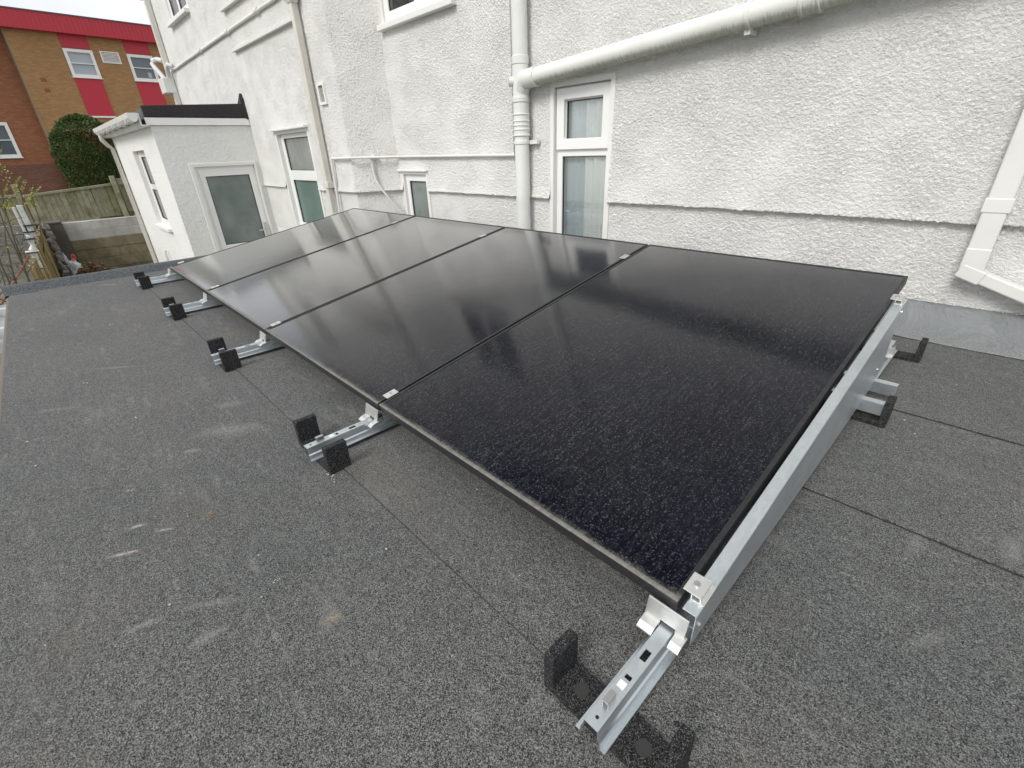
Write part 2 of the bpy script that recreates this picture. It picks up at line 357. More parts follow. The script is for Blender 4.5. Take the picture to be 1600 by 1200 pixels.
def m_leaf(name, c1, c2, c3, rand_scale=1.6):
    t = NT(name, rough=.6, spec=.25); p = t.pos()
    c = t.mix(t.ramp(t.noise(p, 14, 3, .7), ((.3, 0.), (.7, 1.))), c1, c2)
    c = t.mix(t.math('MULTIPLY', t.ramp(t.noise(p, rand_scale, 4, .65), ((.52, 0.), (.66, 1.))), .75), c, c3)
    t.set('base', c); return t.m
M['hedge'] = m_leaf('conifer_foliage', (.035, .06, .02), (.12, .165, .05), (.17, .10, .05))
M['leaf_yellow'] = m_leaf('yellow_green_leaves', (.26, .30, .07), (.40, .38, .12), (.30, .22, .10))
M['terracotta'] = NT('terracotta_plastic', base=(.24, .06, .035), rough=.7).m
M['white_plastic'] = m_pvc('white_plastic', (.60, .615, .62), rough=.45, grime=.9)
M['lilac'] = NT('lilac_plastic', base=(.45, .36, .50), rough=.45).m
M['orange_red'] = NT('orange_red_plastic', base=(.70, .10, .05), rough=.5).m
M['brown_leaf'] = m_leaf('brown_dead_leaves', (.11, .07, .035), (.22, .16, .09), (.05, .035, .02), 6)
M['cable'] = NT('dark_cable', base=(.06, .06, .065), rough=.6).m
M['dried'] = NT('dried_mortar_crumb', base=(.62, .60, .56), rough=.9).m
M['pebble_tan'] = NT('tan_grit', base=(.42, .30, .20), rough=.9).m

# ------------------------------------------------------------------ mesh helpers
X3, Y3, Z3 = Vector((1, 0, 0)), Vector((0, 1, 0)), Vector((0, 0, 1))
class MB:
    def __init__(s): s.v = []; s.f = []
    def add(s, verts, faces):
        k = len(s.v); s.v += [tuple(v) for v in verts]; s.f += [tuple(i + k for i in f) for f in faces]; return s
    def box(s, x0, x1, y0, y1, z0, z1, fr=None):
        vs = [Vector((x, y, z)) for z in (z0, z1) for y in (y0, y1) for x in (x0, x1)]
        if fr: vs = [fr(v) for v in vs]
        return s.add(vs, [(0, 2, 3, 1), (4, 5, 7, 6), (0, 1, 5, 4), (2, 6, 7, 3), (0, 4, 6, 2), (1, 3, 7, 5)])
    def tube(s, pts, r, n=10, caps=True):
        pts = [Vector(p) for p in pts]; rs = r if isinstance(r, (list, tuple)) else [r] * len(pts)
        rings = []; a = None
        for i, p in enumerate(pts):
            d = (pts[min(i + 1, len(pts) - 1)] - pts[max(i - 1, 0)]).normalized()
            if a is None:
                a = d.orthogonal().normalized()
            a = (a - d * a.dot(d)).normalized(); b = d.cross(a)
            rings.append([p + (a * math.cos(2 * math.pi * j / n) + b * math.sin(2 * math.pi * j / n)) * rs[i] for j in range(n)])
        vs = [v for rg in rings for v in rg]; fs = []
        for i in range(len(pts) - 1):
            for j in range(n):
                fs.append((i * n + j, i * n + (j + 1) % n, (i + 1) * n + (j + 1) % n, (i + 1) * n + j))
        if caps: fs += [tuple(range(n - 1, -1, -1)), tuple((len(pts) - 1) * n + j for j in range(n))]
        return s.add(vs, fs)
    def rect_tube(s, pts, w, d, side):
        """rectangular section swept along pts; w along side, d along the other axis"""
        pts = [Vector(p) for p in pts]; side = Vector(side).normalized(); vs = []
        for i, p in enumerate(pts):
            t = (pts[min(i + 1, len(pts) - 1)] - pts[max(i - 1, 0)]).normalized()
            sd_ = (t.cross(side)).normalized()
            k = 1.0
            if 0 < i < len(pts) - 1:
                t0 = (pts[i] - pts[i - 1]).normalized(); k = 1 / max(.5, t0.dot(t))
            for a_, b_ in ((-1, -1), (1, -1), (1, 1), (-1, 1)): vs.append(p + side * (a_ * w / 2) + sd_ * (b_ * d / 2 * k))
        fs = []
        for i in range(len(pts) - 1):
            for j in range(4): fs.append((i * 4 + j, i * 4 + (j + 1) % 4, i * 4 + 4 + (j + 1) % 4, i * 4 + 4 + j))
        fs += [(3, 2, 1, 0), tuple((len(pts) - 1) * 4 + j for j in range(4))]
        return s.add(vs, fs)
    def plate(s, fr, u0, u1, v0, v1, d0, d1, holes=()):
        """slab in frame fr(u, v, depth) with rectangular holes, closed all round"""
        us = sorted({u0, u1, *[h[i] for h in holes for i in (0, 1)]}); us = [u for u in us if u0 <= u <= u1]
        vs_ = sorted({v0, v1, *[h[i] for h in holes for i in (2, 3)]}); vs_ = [v for v in vs_ if v0 <= v <= v1]
        def solid(i, j):
            if i < 0 or j < 0 or i >= len(us) - 1 or j >= len(vs_) - 1: return False
            cu, cv = (us[i] + us[i + 1]) / 2, (vs_[j] + vs_[j + 1]) / 2
            return not any(h[0] < cu < h[1] and h[2] < cv < h[3] for h in holes)
        for i in range(len(us) - 1):
            for j in range(len(vs_) - 1):
                if not solid(i, j): continue
                a, b, c, d = us[i], us[i + 1], vs_[j], vs_[j + 1]
                for q in ([(a, c, d1), (b, c, d1), (b, d, d1), (a, d, d1)], [(a, d, d0), (b, d, d0), (b, c, d0), (a, c, d0)]):
                    s.add([fr(*p) for p in q], [(0, 1, 2, 3)])
                if not solid(i - 1, j): s.add([fr(*p) for p in ((a, c, d0), (a, c, d1), (a, d, d1), (a, d, d0))], [(0, 1, 2, 3)])
                if not solid(i + 1, j): s.add([fr(*p) for p in ((b, c, d1), (b, c, d0), (b, d, d0), (b, d, d1))], [(0, 1, 2, 3)])
                if not solid(i, j - 1): s.add([fr(*p) for p in ((a, c, d0), (b, c, d0), (b, c, d1), (a, c, d1))], [(0, 1, 2, 3)])
                if not solid(i, j + 1): s.add([fr(*p) for p in ((a, d, d1), (b, d, d1), (b, d, d0), (a, d, d0))], [(0, 1, 2, 3)])
        return s
    def build(s, name, mat, parent=None, root=None, bevel=0, smooth=False, solid=0, merge=True, seg=2, recalc=True):
        """verts are world (or, when root is given, root-local unless root is an Empty with loc only)"""
        off = Vector(root) if root is not None else Vector((0, 0, 0))
        me = bpy.data.meshes.new(name)
        me.from_pydata([tuple(Vector(v) - off) for v in s.v], [], s.f)
        if merge:
            bm = bmesh.new(); bm.from_mesh(me); bmesh.ops.remove_doubles(bm, verts=bm.verts, dist=1e-5)
            if recalc: bmesh.ops.recalc_face_normals(bm, faces=bm.faces)
            bm.to_mesh(me); bm.free()
        me.materials.append(mat)
        o = bpy.data.objects.new(name, me); COL.objects.link(o)
        if parent is not None: o.parent = parent
        if smooth:
            for p in me.polygons: p.use_smooth = True
        if solid:
            md = o.modifiers.new('solid', 'SOLIDIFY'); md.thickness = solid; md.offset = 0
        if bevel:
            md = o.modifiers.new('bevel', 'BEVEL'); md.width = bevel; md.segments = seg; md.limit_method = 'ANGLE'; md.angle_limit = math.radians(40)
            if not smooth and False: pass
        return o
def smooth_angle(o, deg=35):
    for p in o.data.polygons: p.use_smooth = True
    o.data.set_sharp_from_angle(angle=math.radians(deg)) if hasattr(o.data, 'set_sharp_from_angle') else None

def tag(o, label=None, cat=None, group=None, kind=None):
    if label: o['label'] = label
    if cat: o['category'] = cat
    if group: o['group'] = group
    if kind: o['kind'] = kind
    return o
def thing(name, loc=(0, 0, 0), label=None, cat=None, group=None, rot=(0, 0, 0), kind=None):
    o = bpy.data.objects.new(name, None); COL.objects.link(o); o.location = loc; o.rotation_euler = rot; o.empty_display_size = .1
    return tag(o, label, cat, group, kind)

# ------------------------------------------------------------------ GROUND
GZ = -1.7
tag(MB().add([(-400, -400, GZ), (400, -400, GZ), (400, 400, GZ), (-400, 400, GZ)], [(0, 1, 2, 3)]).build('ground', M['soil']), kind='structure')

# ------------------------------------------------------------------ FLAT ROOF (felt sheets, kerb, flashing)
RZ = -.13
roof = thing('flat_roof', (0, 0, RZ), kind='structure')
R0 = (0, 0, RZ)
def sheet(y0, y1, x0, x1, lift, name='felt_sheet'):
    nx = int((x1 - x0) / .06); mb = MB(); vs = []; ys = [y0, y0 + .003] + list(np.linspace(y0 + .05, y1, 8))
    for j, y in enumerate(ys):
        for i in range(nx + 1):
            x = x0 + (x1 - x0) * i / nx
            wob = .0035 * mnoise.noise(Vector((x * 1.7, y0 * 5, 0))) if j < 2 else 0
            t = (y - y0) / (y1 - y0)
            z = RZ + lift * (1 - t) + .0012 * mnoise.noise(Vector((x * 2.5, y * 2.5, 3)))
            if j == 0: z = RZ - .006
            vs.append((x, y + wob, z))
    fs = [(j * (nx + 1) + i, j * (nx + 1) + i + 1, (j + 1) * (nx + 1) + i + 1, (j + 1) * (nx + 1) + i) for j in range(len(ys) - 1) for i in range(nx)]
    mb.add(vs, fs); o = mb.build(name, M['felt'], roof, R0, merge=False); return o
XK = -5.235
def shade_seam(y, w, x0=-5.2, x1=2.6):  # bitumen strip, added to draw the dark shade line at an edge
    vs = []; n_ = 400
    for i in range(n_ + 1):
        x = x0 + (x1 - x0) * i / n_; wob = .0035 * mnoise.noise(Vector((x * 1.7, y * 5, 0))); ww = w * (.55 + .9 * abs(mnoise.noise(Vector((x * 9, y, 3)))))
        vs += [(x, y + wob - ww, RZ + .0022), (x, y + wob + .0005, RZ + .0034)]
    MB().add(vs, [(2 * i, 2 * i + 2, 2 * i + 3, 2 * i + 1) for i in range(n_)]).build('bitumen_shade_seam', M['bitumen'], roof, R0, merge=False)
sheet(-1.035, -.16, XK, 2.6, .003)
sheet(-.20, .80, XK, 2.6, .0048)
sheet(.71, 1.50, XK, 2.6, .0055)
sheet(1.41, 2.36, XK, 2.6, .0055)
shade_seam(-.20, .0007); shade_seam(.71, .0048); shade_seam(1.41, .0048); shade_seam(2.283, .004, -4.7)  # last strip paints the shadow line at the flashing foot
b = MB().box(-5.30, 2.6, -1.03, 2.44, RZ - .16, RZ - .012); b.build('roof_deck', M['concrete_dark'], roof, R0)
# edge trim and fascia along the open side
MB().box(-5.34, 2.6, -1.054, -1.036, RZ - .17, RZ - .012).build('fascia', M['bark_trim'], roof, R0, bevel=.004)
# sloped kerb at the far end
kb = MB(); vs = []; prof = [(XK + .012, RZ - .004), (XK, RZ + .006), (XK - .055, RZ + .056), (XK - .075, RZ + .066), (XK - .105, RZ + .064), (XK - .112, RZ - .15)]
ys = np.linspace(-1.06, 1.2, 60)
for y in ys:
    for (x, z) in prof: vs.append((x + .004 * mnoise.noise(Vector((y * 3, x, 0))), y, z + .004 * mnoise.noise(Vector((y * 2.2, 5, x)))))
n = len(prof)
kb.add(vs, [(j * n + i, j * n + i + 1, (j + 1) * n + i + 1, (j + 1) * n + i) for j in range(len(ys) - 1) for i in range(n - 1)] + [tuple(range(n))])
kb.build('kerb', M['felt_kerb'], roof, R0, smooth=False, recalc=True)
# lap of felt at the kerb's outer corner
MB().box(XK - .02, XK + .03, -1.05, -.86, RZ + .001, RZ + .007).build('felt_patch', M['felt_kerb'], roof, R0)
# flashing fillet against the house wall, in lengths
def flashing(x0, x1, dz=0.0):
    prof = [(2.285, RZ + .004), (2.292, RZ + .010), (2.335, RZ + .022), (2.385, RZ + .075), (2.420, RZ + .135), (2.428, RZ + .158), (2.44, RZ + .160)]
    nx = max(2, int((x1 - x0) / .03)); vs = []
    for i in range(nx + 1):
        x = x0 + (x1 - x0) * i / nx
        for k, (y, z) in enumerate(prof):
            w = mnoise.noise(Vector((x * 4, k * .9, 1))) * .005 + mnoise.noise(Vector((x * 13, k, 4))) * .002
            e = mnoise.noise(Vector((x * 2.5, 9, 1))) * .008 if k < 2 else 0
            vs.append((x, y + w * .6 + e - dz, z + w + dz))
    n = len(prof)
    o = MB().add(vs, [(i * n + j, (i + 1) * n + j, (i + 1) * n + j + 1, i * n + j + 1) for i in range(nx) for j in range(n - 1)]).build('flashing', M['flashing'], roof, R0, merge=False)
    for p in o.data.polygons: p.use_smooth = True
flashing(-4.7, -2.3); flashing(-2.32, -.055, .0035); flashing(-.07, 2.6, .0)
# crumbs of mortar along the flashing and on the felt
def crumb(mb, x, y, z, r):
    vs = [Vector((rnd.uniform(.6, 1) * r * sx, rnd.uniform(.6, 1) * r * sy, rnd.uniform(.3, .8) * r * sz)) for sx, sy, sz in ((1, 0, 0), (-1, 0, 0), (0, 1, 0), (0, -1, 0), (0, 0, 1), (0, 0, -.3))]
    mb.add([v + Vector((x, y, z)) for v in vs], [(0, 2, 4), (2, 1, 4), (1, 3, 4), (3, 0, 4), (2, 0, 5), (1, 2, 5), (3, 1, 5), (0, 3, 5)])
cm = MB()
for _ in range(160):
    x = rnd.uniform(-5, 1.5); y = rnd.uniform(-1, 2.2)
    crumb(cm, x, y, RZ + .003, rnd.choice((.0015, .002, .003, .004)))
for _ in range(60): crumb(cm, rnd.uniform(-.1, 1.2), 2.434 - rnd.uniform(0, .012), RZ + .160, rnd.uniform(.003, .007))
for k in range(16): crumb(cm, -1.045 + rnd.gauss(0, .022), -.238 + rnd.gauss(0, .012), RZ + .006, rnd.uniform(.002, .0045))
for (x, y, r) in ((-2.6, -.75, .010), (-2.0, -.63, .011), (-1.45, -.72, .009), (-1.2, -.62, .007), (-.75, -.52, .008), (-3.6, -.55, .012), (.35, 1.9, .006), (.2, 2.05, .005), (-2.9, -.12, .006), (-1.9, -.45, .006)):
    for q in range(5): crumb(cm, x + rnd.gauss(0, r), y + rnd.gauss(0, r * .5), RZ + .003, r * rnd.uniform(.15, .4))
cm.build('grit', M['dried'], roof, R0, merge=False)['kind'] = 'stuff'

# ------------------------------------------------------------------ HOUSE
HL = (-4.9, 2.42, GZ)
house = thing('rendered_house', HL, 'tall white roughcast rendered house with white windows and pipes, beside the flat roof', 'house')
YM = 2.435      # lower face of the long wall
YL = 1.97
INNER, OUTER = (-4.77, YM), (-4.985, YL + .012)
PROF_Z = .408
def prof_off(z):
    if z <= PROF_Z + .0005: return 0.0
    return .012 + .024 * math.exp(-(z - PROF_Z) / .055)
holes = [  # x0,x1,z0,z1,segment (0 left wall, 2 long wall)
    (-2.49, -1.925, 0.0, 1.205, 2), (-4.705, -4.225, .06, .59, 2), (-4.70, -3.56, 1.905, 3.05, 2),
    (-6.985, -5.925, -.14, 1.08, 0), (-10.40, -9.25, 2.79, 3.95, 0)]
def path_pts():
    cols = []
    A, B, Cc, D = (-11.35, YL + .012), OUTER, INNER, (2.6, YM)
    def seg(P, Q, step, brk, si):
        L = math.hypot(Q[0] - P[0], Q[1] - P[1]); n = max(1, round(L / step)); ts = [i / n for i in range(n + 1)]
        for bx in brk:
            tb = (bx - P[0]) / (Q[0] - P[0])
            if 0 < tb < 1:
                k = min(range(1, n), key=lambda i: abs(ts[i] - tb)); ts[k] = tb
        return [(P[0] + (Q[0] - P[0]) * t, P[1] + (Q[1] - P[1]) * t, si) for t in ts]
    s0 = seg(A, B, .018, [h[i] for h in holes if h[4] == 0 for i in (0, 1)], 0)
    s1 = seg(B, Cc, .011, [], 1)
    s2a = seg(Cc, (1.1, YM), .0085, [h[i] for h in holes if h[4] == 2 for i in (0, 1)], 2)
    s2b = seg((1.1, YM), D, .03, [], 2)
    return s0[:-1] + s1[:-1] + s2a[:-1] + s2b
def rows():
    zs = list(np.arange(RZ - .03, PROF_Z - .004, .0085)) + [PROF_Z, PROF_Z + .0018] + list(np.arange(PROF_Z + .010, 2.02, .0085)) + list(np.arange(2.03, 5.6, .035))
    zs = [float(z) for z in zs]
    for h in holes:
        for hz in (h[2], h[3]):
            k = min(range(len(zs)), key=lambda i: abs(zs[i] - hz) if abs(zs[i] - PROF_Z) > .01 else 9); zs[k] = hz
    return sorted(zs)
cols = path_pts(); zs = rows()
NC, NR = len(cols), len(zs)
P = np.zeros((NC, 2)); 
for i, c in enumerate(cols): P[i] = c[:2]
T = np.zeros((NC, 2)); T[1:-1] = P[2:] - P[:-2]; T[0] = P[1] - P[0]; T[-1] = P[-1] - P[-2]
Nn = np.zeros((NC, 2))
for i in range(NC):
    a = P[i] - P[i - 1] if i > 0 else P[1] - P[0]; b_ = P[i + 1] - P[i] if i < NC - 1 else a
    a = a / np.linalg.norm(a); b_ = b_ / np.linalg.norm(b_)
    na, nb = np.array([a[1], -a[0]]), np.array([b_[1], -b_[0]]); m = na + nb; m /= np.linalg.norm(m)
    Nn[i] = m / max(.4, m @ na)
V = np.zeros((NC, NR, 3)); offs = np.array([prof_off(z) for z in zs])
wave = np.array([.006 * mnoise.noise(Vector((i * .004, .3, 0))) + .0035 * mnoise.noise(Vector((i * .05, 7, 0))) for i in range(NC)])
near = np.array([math.exp(-((z - PROF_Z) / .03) ** 2) for z in zs])
for i in range(NC):
    V[i, :, 0] = P[i, 0] + Nn[i, 0] * offs; V[i, :, 1] = P[i, 1] + Nn[i, 1] * offs
    V[i, :, 2] = np.array(zs) + wave[i] * near
V -= np.array(HL)
cx = P[:, 0]; keep = np.ones((NC - 1, NR - 1), bool)
zc = (np.array(zs)[1:] + np.array(zs)[:-1]) / 2; xc = (cx[1:] + cx[:-1]) / 2; sg = np.array([c[2] for c in cols])[:-1]
for h in holes:
    mk = (xc > h[0]) & (xc < h[1]) & (sg == h[4]); mz = (zc > h[2]) & (zc < h[3])
    keep[np.ix_(mk, mz)] = False
ii, jj = np.nonzero(keep)
F = np.stack([ii * NR + jj, (ii + 1) * NR + jj, (ii + 1) * NR + jj + 1, ii * NR + jj + 1], 1)
me = bpy.data.meshes.new('wall'); me.vertices.add(NC * NR); me.vertices.foreach_set('co', V.reshape(-1))
me.loops.add(F.size); me.loops.foreach_set('vertex_index', F.reshape(-1).astype(np.int32))
me.polygons.add(len(F)); me.polygons.foreach_set('loop_start', np.arange(len(F), dtype=np.int32) * 4); me.polygons.foreach_set('loop_total', np.full(len(F), 4, np.int32))
me.update(calc_edges=True); me.validate(); me.materials.append(M['roughcast'])
me.polygons.foreach_set('use_smooth', np.ones(len(F), bool))
wo_ = bpy.data.objects.new('wall', me); COL.objects.link(wo_); wo_.parent = house
def hb(mb, name, mat, parent=house, **k): return mb.build(name, mat, parent, HL, **k)
# rest of the shell: wall down to the ground, back, ends and roof so the rooms are dark
sh = MB()
sh.box(-11.35, -5.36, YL + .02, YL + .2, GZ, RZ - .03)
sh.box(-11.35, 2.6, 9.0, 9.2, GZ, 5.6); sh.box(-11.40, -11.2, YL + .03, 9.0, GZ, 5.6); sh.box(2.4, 2.6, YM + .06, 9.0, GZ, 5.6)
hb(sh, 'back_wall', M['roughcast_smooth'], merge=False)
rf = MB().box(-11.7, 2.8, YL - .25, 9.4, 5.6, 5.75); hb(rf, 'roof', M['felt_black'])
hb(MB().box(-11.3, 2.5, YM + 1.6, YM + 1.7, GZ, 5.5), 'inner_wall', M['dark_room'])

FM = lambda y: (lambda u, v, d: Vector((u, y - d, v)))       # frame of a wall facing -Y (depth grows outward)
def window(parent, off, fr, u0, u1, v0, v1, lights, sashes=(), band=.03, inset=.07, sill=None, glass='glass', rim=.055, solid_glass=None):
    """lights: list of (u0,u1,v0,v1,glass material); the frame is one plate with those openings"""
    bd = lambda mb, name, mat, par, **k: mb.build(name, mat, par, off, **k)
    w = bd(MB().plate(fr, u0 + band, u1 - band, v0 + band * .5, v1 - band, -inset - .06, -inset, [l[:4] for l in lights]), 'window', M['upvc'], parent, bevel=.004)
    bd(MB().plate(fr, u0 - .010, u1 + .010, v0 - .010, v1 + .010, -inset - .10, .002, [(u0 + band, u1 - band, v0 + band * .5, v1 - band)]), 'surround', M['band'], w, bevel=.004)
    for s_ in sashes:
        a, b, c, d, wd = s_
        bd(MB().plate(fr, a, b, c, d, -inset + .001, -inset + .022, [(a + wd, b - wd, c + wd, d - wd)]), 'sash', M['upvc'], w, bevel=.005)
    for l in lights:
        a, b, c, d, gm = l
        bd(MB().plate(fr, a - .004, b + .004, c - .004, d + .004, -inset - .03, -inset - .024), 'pane', M[gm], w)
        bd(MB().plate(fr, a, b, c, d, -inset - .0235, -inset - .012, [(a + .005, b - .005, c + .005, d - .005)]), 'gasket', M['gasket'], w)
    if sill:
        bd(MB().plate(fr, u0 - .03, u1 + .03, v0 - .05, v0, -.05, sill), 'sill', M['band'], w, bevel=.006)
    return w
# tall narrow window with curtains
fm = FM(YM - .012)
w1 = window(house, HL, fm, -2.49, -1.925, 0.0, 1.205, [(-2.375, -2.035, .825, 1.085, 'glass_wet'), (-2.41, -1.995, .05, .715, 'glass')],
            sashes=[(-2.455, -1.955, .762, 1.168, .075)], band=.028, inset=.045)
def curtain(u0, u1, v0, v1, y, amp, freq, name, mat, ph=0, par=w1):
    vs = []; nx = 60
    for i in range(nx + 1):
        u = u0 + (u1 - u0) * i / nx
        yy = y + amp * math.sin(u * freq + ph + .6 * math.sin(u * 17)) 
        vs += [(u, yy, v0), (u + .01 * math.sin(u * 9), yy, v1)]
    o = MB().add(vs, [(2 * i, 2 * i + 2, 2 * i + 3, 2 * i + 1) for i in range(nx)]).build(name, mat, par, HL, merge=False, smooth=True)
curtain(-2.55, -1.87, -.1, 1.25, YM + .098, .006, 95, 'net_curtain', M['net'])
curtain(-2.20, -2.02, -.1, 1.25, YM + .075, .012, 70, 'curtain', M['curtain'], 1)
# small window low beside the inner corner
window(house, HL, fm, -4.705, -4.225, .06, .59, [(-4.625, -4.305, .10, .50, 'obscure_grey')], band=.02, inset=.03)
hb(MB().box(-4.76, -4.20, YM - .040, YM - .012, .597, .618), 'lintel_drip', M['band'], bevel=.006)
# upper window
window(house, HL, fm, -4.70, -3.56, 1.905, 3.05, [(-4.60, -4.16, 2.0, 2.95, 'glass'), (-4.10, -3.66, 2.0, 2.95, 'glass')], band=.02, inset=.02, sill=.06)
# left wall windows
fl = FM(YL)
window(house, HL, fl, -6.985, -5.925, -.14, 1.08, [(-6.87, -6.04, .62, 1.00, 'grey_glass'), (-6.85, -6.04, -.05, .50, 'obscure_green')], band=.03, inset=.05)
hb(MB().box(-7.03, -5.90, YL - .05, YL - .012, 1.085, 1.115), 'lintel_drip', M['roughcast_smooth'], bevel=.008)
w5 = window(house, HL, fl, -10.40, -9.25, 2.79, 3.95, [(-10.30, -9.86, 2.87, 3.85, 'glass'), (-9.79, -9.35, 2.87, 3.85, 'glass')], band=.02, inset=.03, sill=.07)
hb(MB().box(-10.3, -9.35, YL + .35, YL + .37, 2.8, 3.9), 'red_blind', NT('dusky_red_blind', base=(.30, .10, .10), rough=.8).m, w5)

# soil stack
SX, SY, SR = -2.735, YM - .085, .058
def ring(mb, c, axis, r, w, n=28):
    c = Vector(c); a = Vector(axis).normalized(); mb.tube([c - a * w / 2, c - a * (w / 2 - .004), c + a * (w / 2 - .004), c + a * w / 2], [r - .003, r, r, r - .003], n)
st = hb(MB().tube([(SX, SY, RZ - .0), (SX, SY, 5.6)], SR, 28), 'soil_pipe', M['pvc'], smooth=True); smooth_angle(st)
cp = MB()
for z0, z1, r in ((1.345, 1.40, SR + .007), (1.135, 1.345, SR + .004), (1.10, 1.14, SR + .009), (.985, 1.10, SR + .004)):
    cp.tube([(SX, SY, z0), (SX, SY, z0 + .004), (SX, SY, z1 - .004), (SX, SY, z1)], [r - .003, r, r, r - .003], 28)
for z in (1.125, 1.02, .975, .945, .915, .875):
    ring(cp, (SX, SY, z), Z3, SR + .010, .012)
cp.tube([(SX, SY, .87), (SX, SY, 1.0)], SR + .005, 28)
o = hb(cp, 'coupling', M['pvc'], st); smooth_angle(o)
bk = MB(); ring(bk, (SX, SY, .825), Z3, SR + .006, .028); bk.box(SX - .02, SX + .14, SY + .03, SY + .06, .811, .839); 
o = hb(bk, 'bracket', M['pvc'], st); smooth_angle(o)
sb = MB(); sb.tube([(SX - .02, SY - .02, 1.24), (SX - .062, SY - .062, 1.24)], .034, 20); o = hb(sb, 'boss', M['pvc'], st); smooth_angle(o)
sb = MB(); sb.tube([(SX - .0622, SY - .0622, 1.24), (SX - .0635, SY - .0635, 1.24)], .027, 20); hb(sb, 'boss_hole', M['darkhole'], st)
# branch pipe climbing to the right
DA, DB = Vector((SX + .05, SY - .01, 1.245)), Vector((-.58, SY - .012, 1.385)); dd = (DB - DA).normalized()
br = hb(MB().tube([DA + dd * .03, DB + dd * 1.6], SR, 28), 'branch_pipe', M['pvc_stained']); smooth_angle(br)
bj = MB(); bj.tube([Vector((SX, SY, 1.16)), Vector((SX + .03, SY - .004, 1.215)), DA, DA + dd * .10, DA + dd * .135, DA + dd * .137], [SR, SR + .004, SR + .006, SR + .007, SR + .009, SR + .001], 28)
o = hb(bj, 'junction', M['pvc'], br); smooth_angle(o)
for xx in (-1.045,):
    t_ = (xx - DA.x) / dd.x; c = DA + dd * t_
    cb = MB(); ring(cb, c, dd, SR + .007, .024); cb.box(c.x - .016, c.x + .014, c.y - .01, c.y + .075, c.z - SR - .024, c.z - SR - .002)
    o = hb(cb, 'bracket', M['pvc_stained'], br); smooth_angle(o)
cb = MB(); 
for xx, w_, r_ in ((-.80, .018, .010), (-.765, .06, .007), (-.725, .014, .012)):
    t_ = (xx - DA.x) / dd.x; ring(cb, DA + dd * t_, dd, SR + r_, w_)
o = hb(cb, 'coupling', M['pvc_stained'], br); smooth_angle(o)
# conduits on the long wall
cd = MB(); yc = YM - .035
cd.tube([(-2.865, yc, 5.5), (-2.865, yc, .74)], .014, 10)
o = hb(cd, 'conduit', M['paintpipe'], smooth=True)
cd = MB(); cd.tube([(-2.865, yc - .002, .735), (-4.72, yc, .745), (-4.93, YL - .03, .752), (-5.0, YL - .035, .753), (-5.36, YL - .03, .752)], .013, 10)
cd.tube([(-5.36, YL - .03, .752), (-5.37, YL - .03, .70), (-5.40, YL - .03, .3), (-5.44, YL - .03, -.1)], .015, 8)
o = hb(cd, 'conduit', M['paintpipe']); smooth_angle(o, 60)
jb = MB(); ring(jb, (-4.86, 2.19, .75), (-.42, .9, 0), .030, .05, 12); o = hb(jb, 'junction_box', M['paintpipe'], o)
cd = MB(); q0 = Vector((-4.86, 2.16, .74))
cd.tube([q0, q0 + Vector((0, 0, -.12)), Vector((-4.85, 2.17, .52)), Vector((-4.82, 2.2, .44)), Vector((-4.76, 2.27, .30)), Vector((-4.70, 2.36, .16)), Vector((-4.66, 2.40, .0))], .012, 10)
o = hb(cd, 'drop_pipe', M['paintpipe']); smooth_angle(o, 60)
# left wall: hopper and square downpipe, conduits, vent
dp = MB(); XD, YD = -5.515, YL - .055
dp.rect_tube([(XD + .0, YD, 2.25), (XD, YD, .46)], .068, .066, (1, 0, 0)); dp.rect_tube([(XD, YD, .44), (XD, YD, -.2)], .066, .064, (1, 0, 0))
d0 = hb(dp, 'square_downpipe', M['pvc_old'], bevel=.006)
hp = MB(); hp.box(XD - .13, XD + .10, YD - .08, YL - .005, 2.24, 2.46)
hp.add([(XD - .13, YD - .08, 2.24), (XD + .10, YD - .08, 2.24), (XD + .10, YL - .005, 2.24), (XD - .13, YL - .005, 2.24), (XD - .05, YD - .04, 2.16), (XD + .045, YD - .04, 2.16), (XD + .045, YL - .02, 2.16), (XD - .05, YL - .02, 2.16)],
       [(0, 1, 5, 4), (1, 2, 6, 5), (2, 3, 7, 6), (3, 0, 4, 7), (4, 5, 6, 7)])
hb(hp, 'hopper', M['paintpipe'], d0, bevel=.006)
hb(MB().rect_tube([(XD, YD, 5.5), (XD, YD, 2.4)], .068, .066, (1, 0, 0)), 'upper_pipe', M['pvc_old'], d0, bevel=.006)
for zz in (.455,): hb(MB().box(XD - .065, XD + .065, YD - .040, YD + .05, zz - .012, zz + .055), 'bracket', M['pvc_old'], d0, bevel=.004)
vt = hb(MB().plate(fl, -5.41, -5.25, 1.27, 1.47, -.02, .022, [(-5.385, -5.275, 1.295, 1.445)]), 'air_vent', M['upvc'], bevel=.003)
hb(MB().plate(fl, -5.386, -5.274, 1.294, 1.446, -.02, .002), 'vent_grille', NT('stained_vent_mesh', base=(.30, .28, .22), rough=.9).m, vt)
for (xa, za, xb, zb, r) in ((-11.25, 2.235, -5.66, 2.305, .020),):
    cd = MB(); pts = [(xa + (xb - xa) * i / 24, YL - .018, za + (zb - za) * i / 24 + .008 * mnoise.noise(Vector((i * .7, 0, 0)))) for i in range(25)]
    cd.tube(pts, r, 8); 
    for i in (9, 15, 20): cd.tube([Vector(pts[i]) + Vector((-.04, -.006, 0)), Vector(pts[i]) + Vector((.05, -.006, 0))], r * 1.5, 8)
    o = hb(cd, 'conduit', M['paintpipe']); smooth_angle(o, 60)
hb(MB().box(-7.70, -5.62, YL - .045, YL - .004, 2.045, 2.080), 'trunking', M['paintpipe'], bevel=.004)
hb(MB().box(-7.75, -4.99 - .7, YL - .05, YL - .004, 2.48, 2.515), 'ledge', M['paintpipe'], bevel=.006)
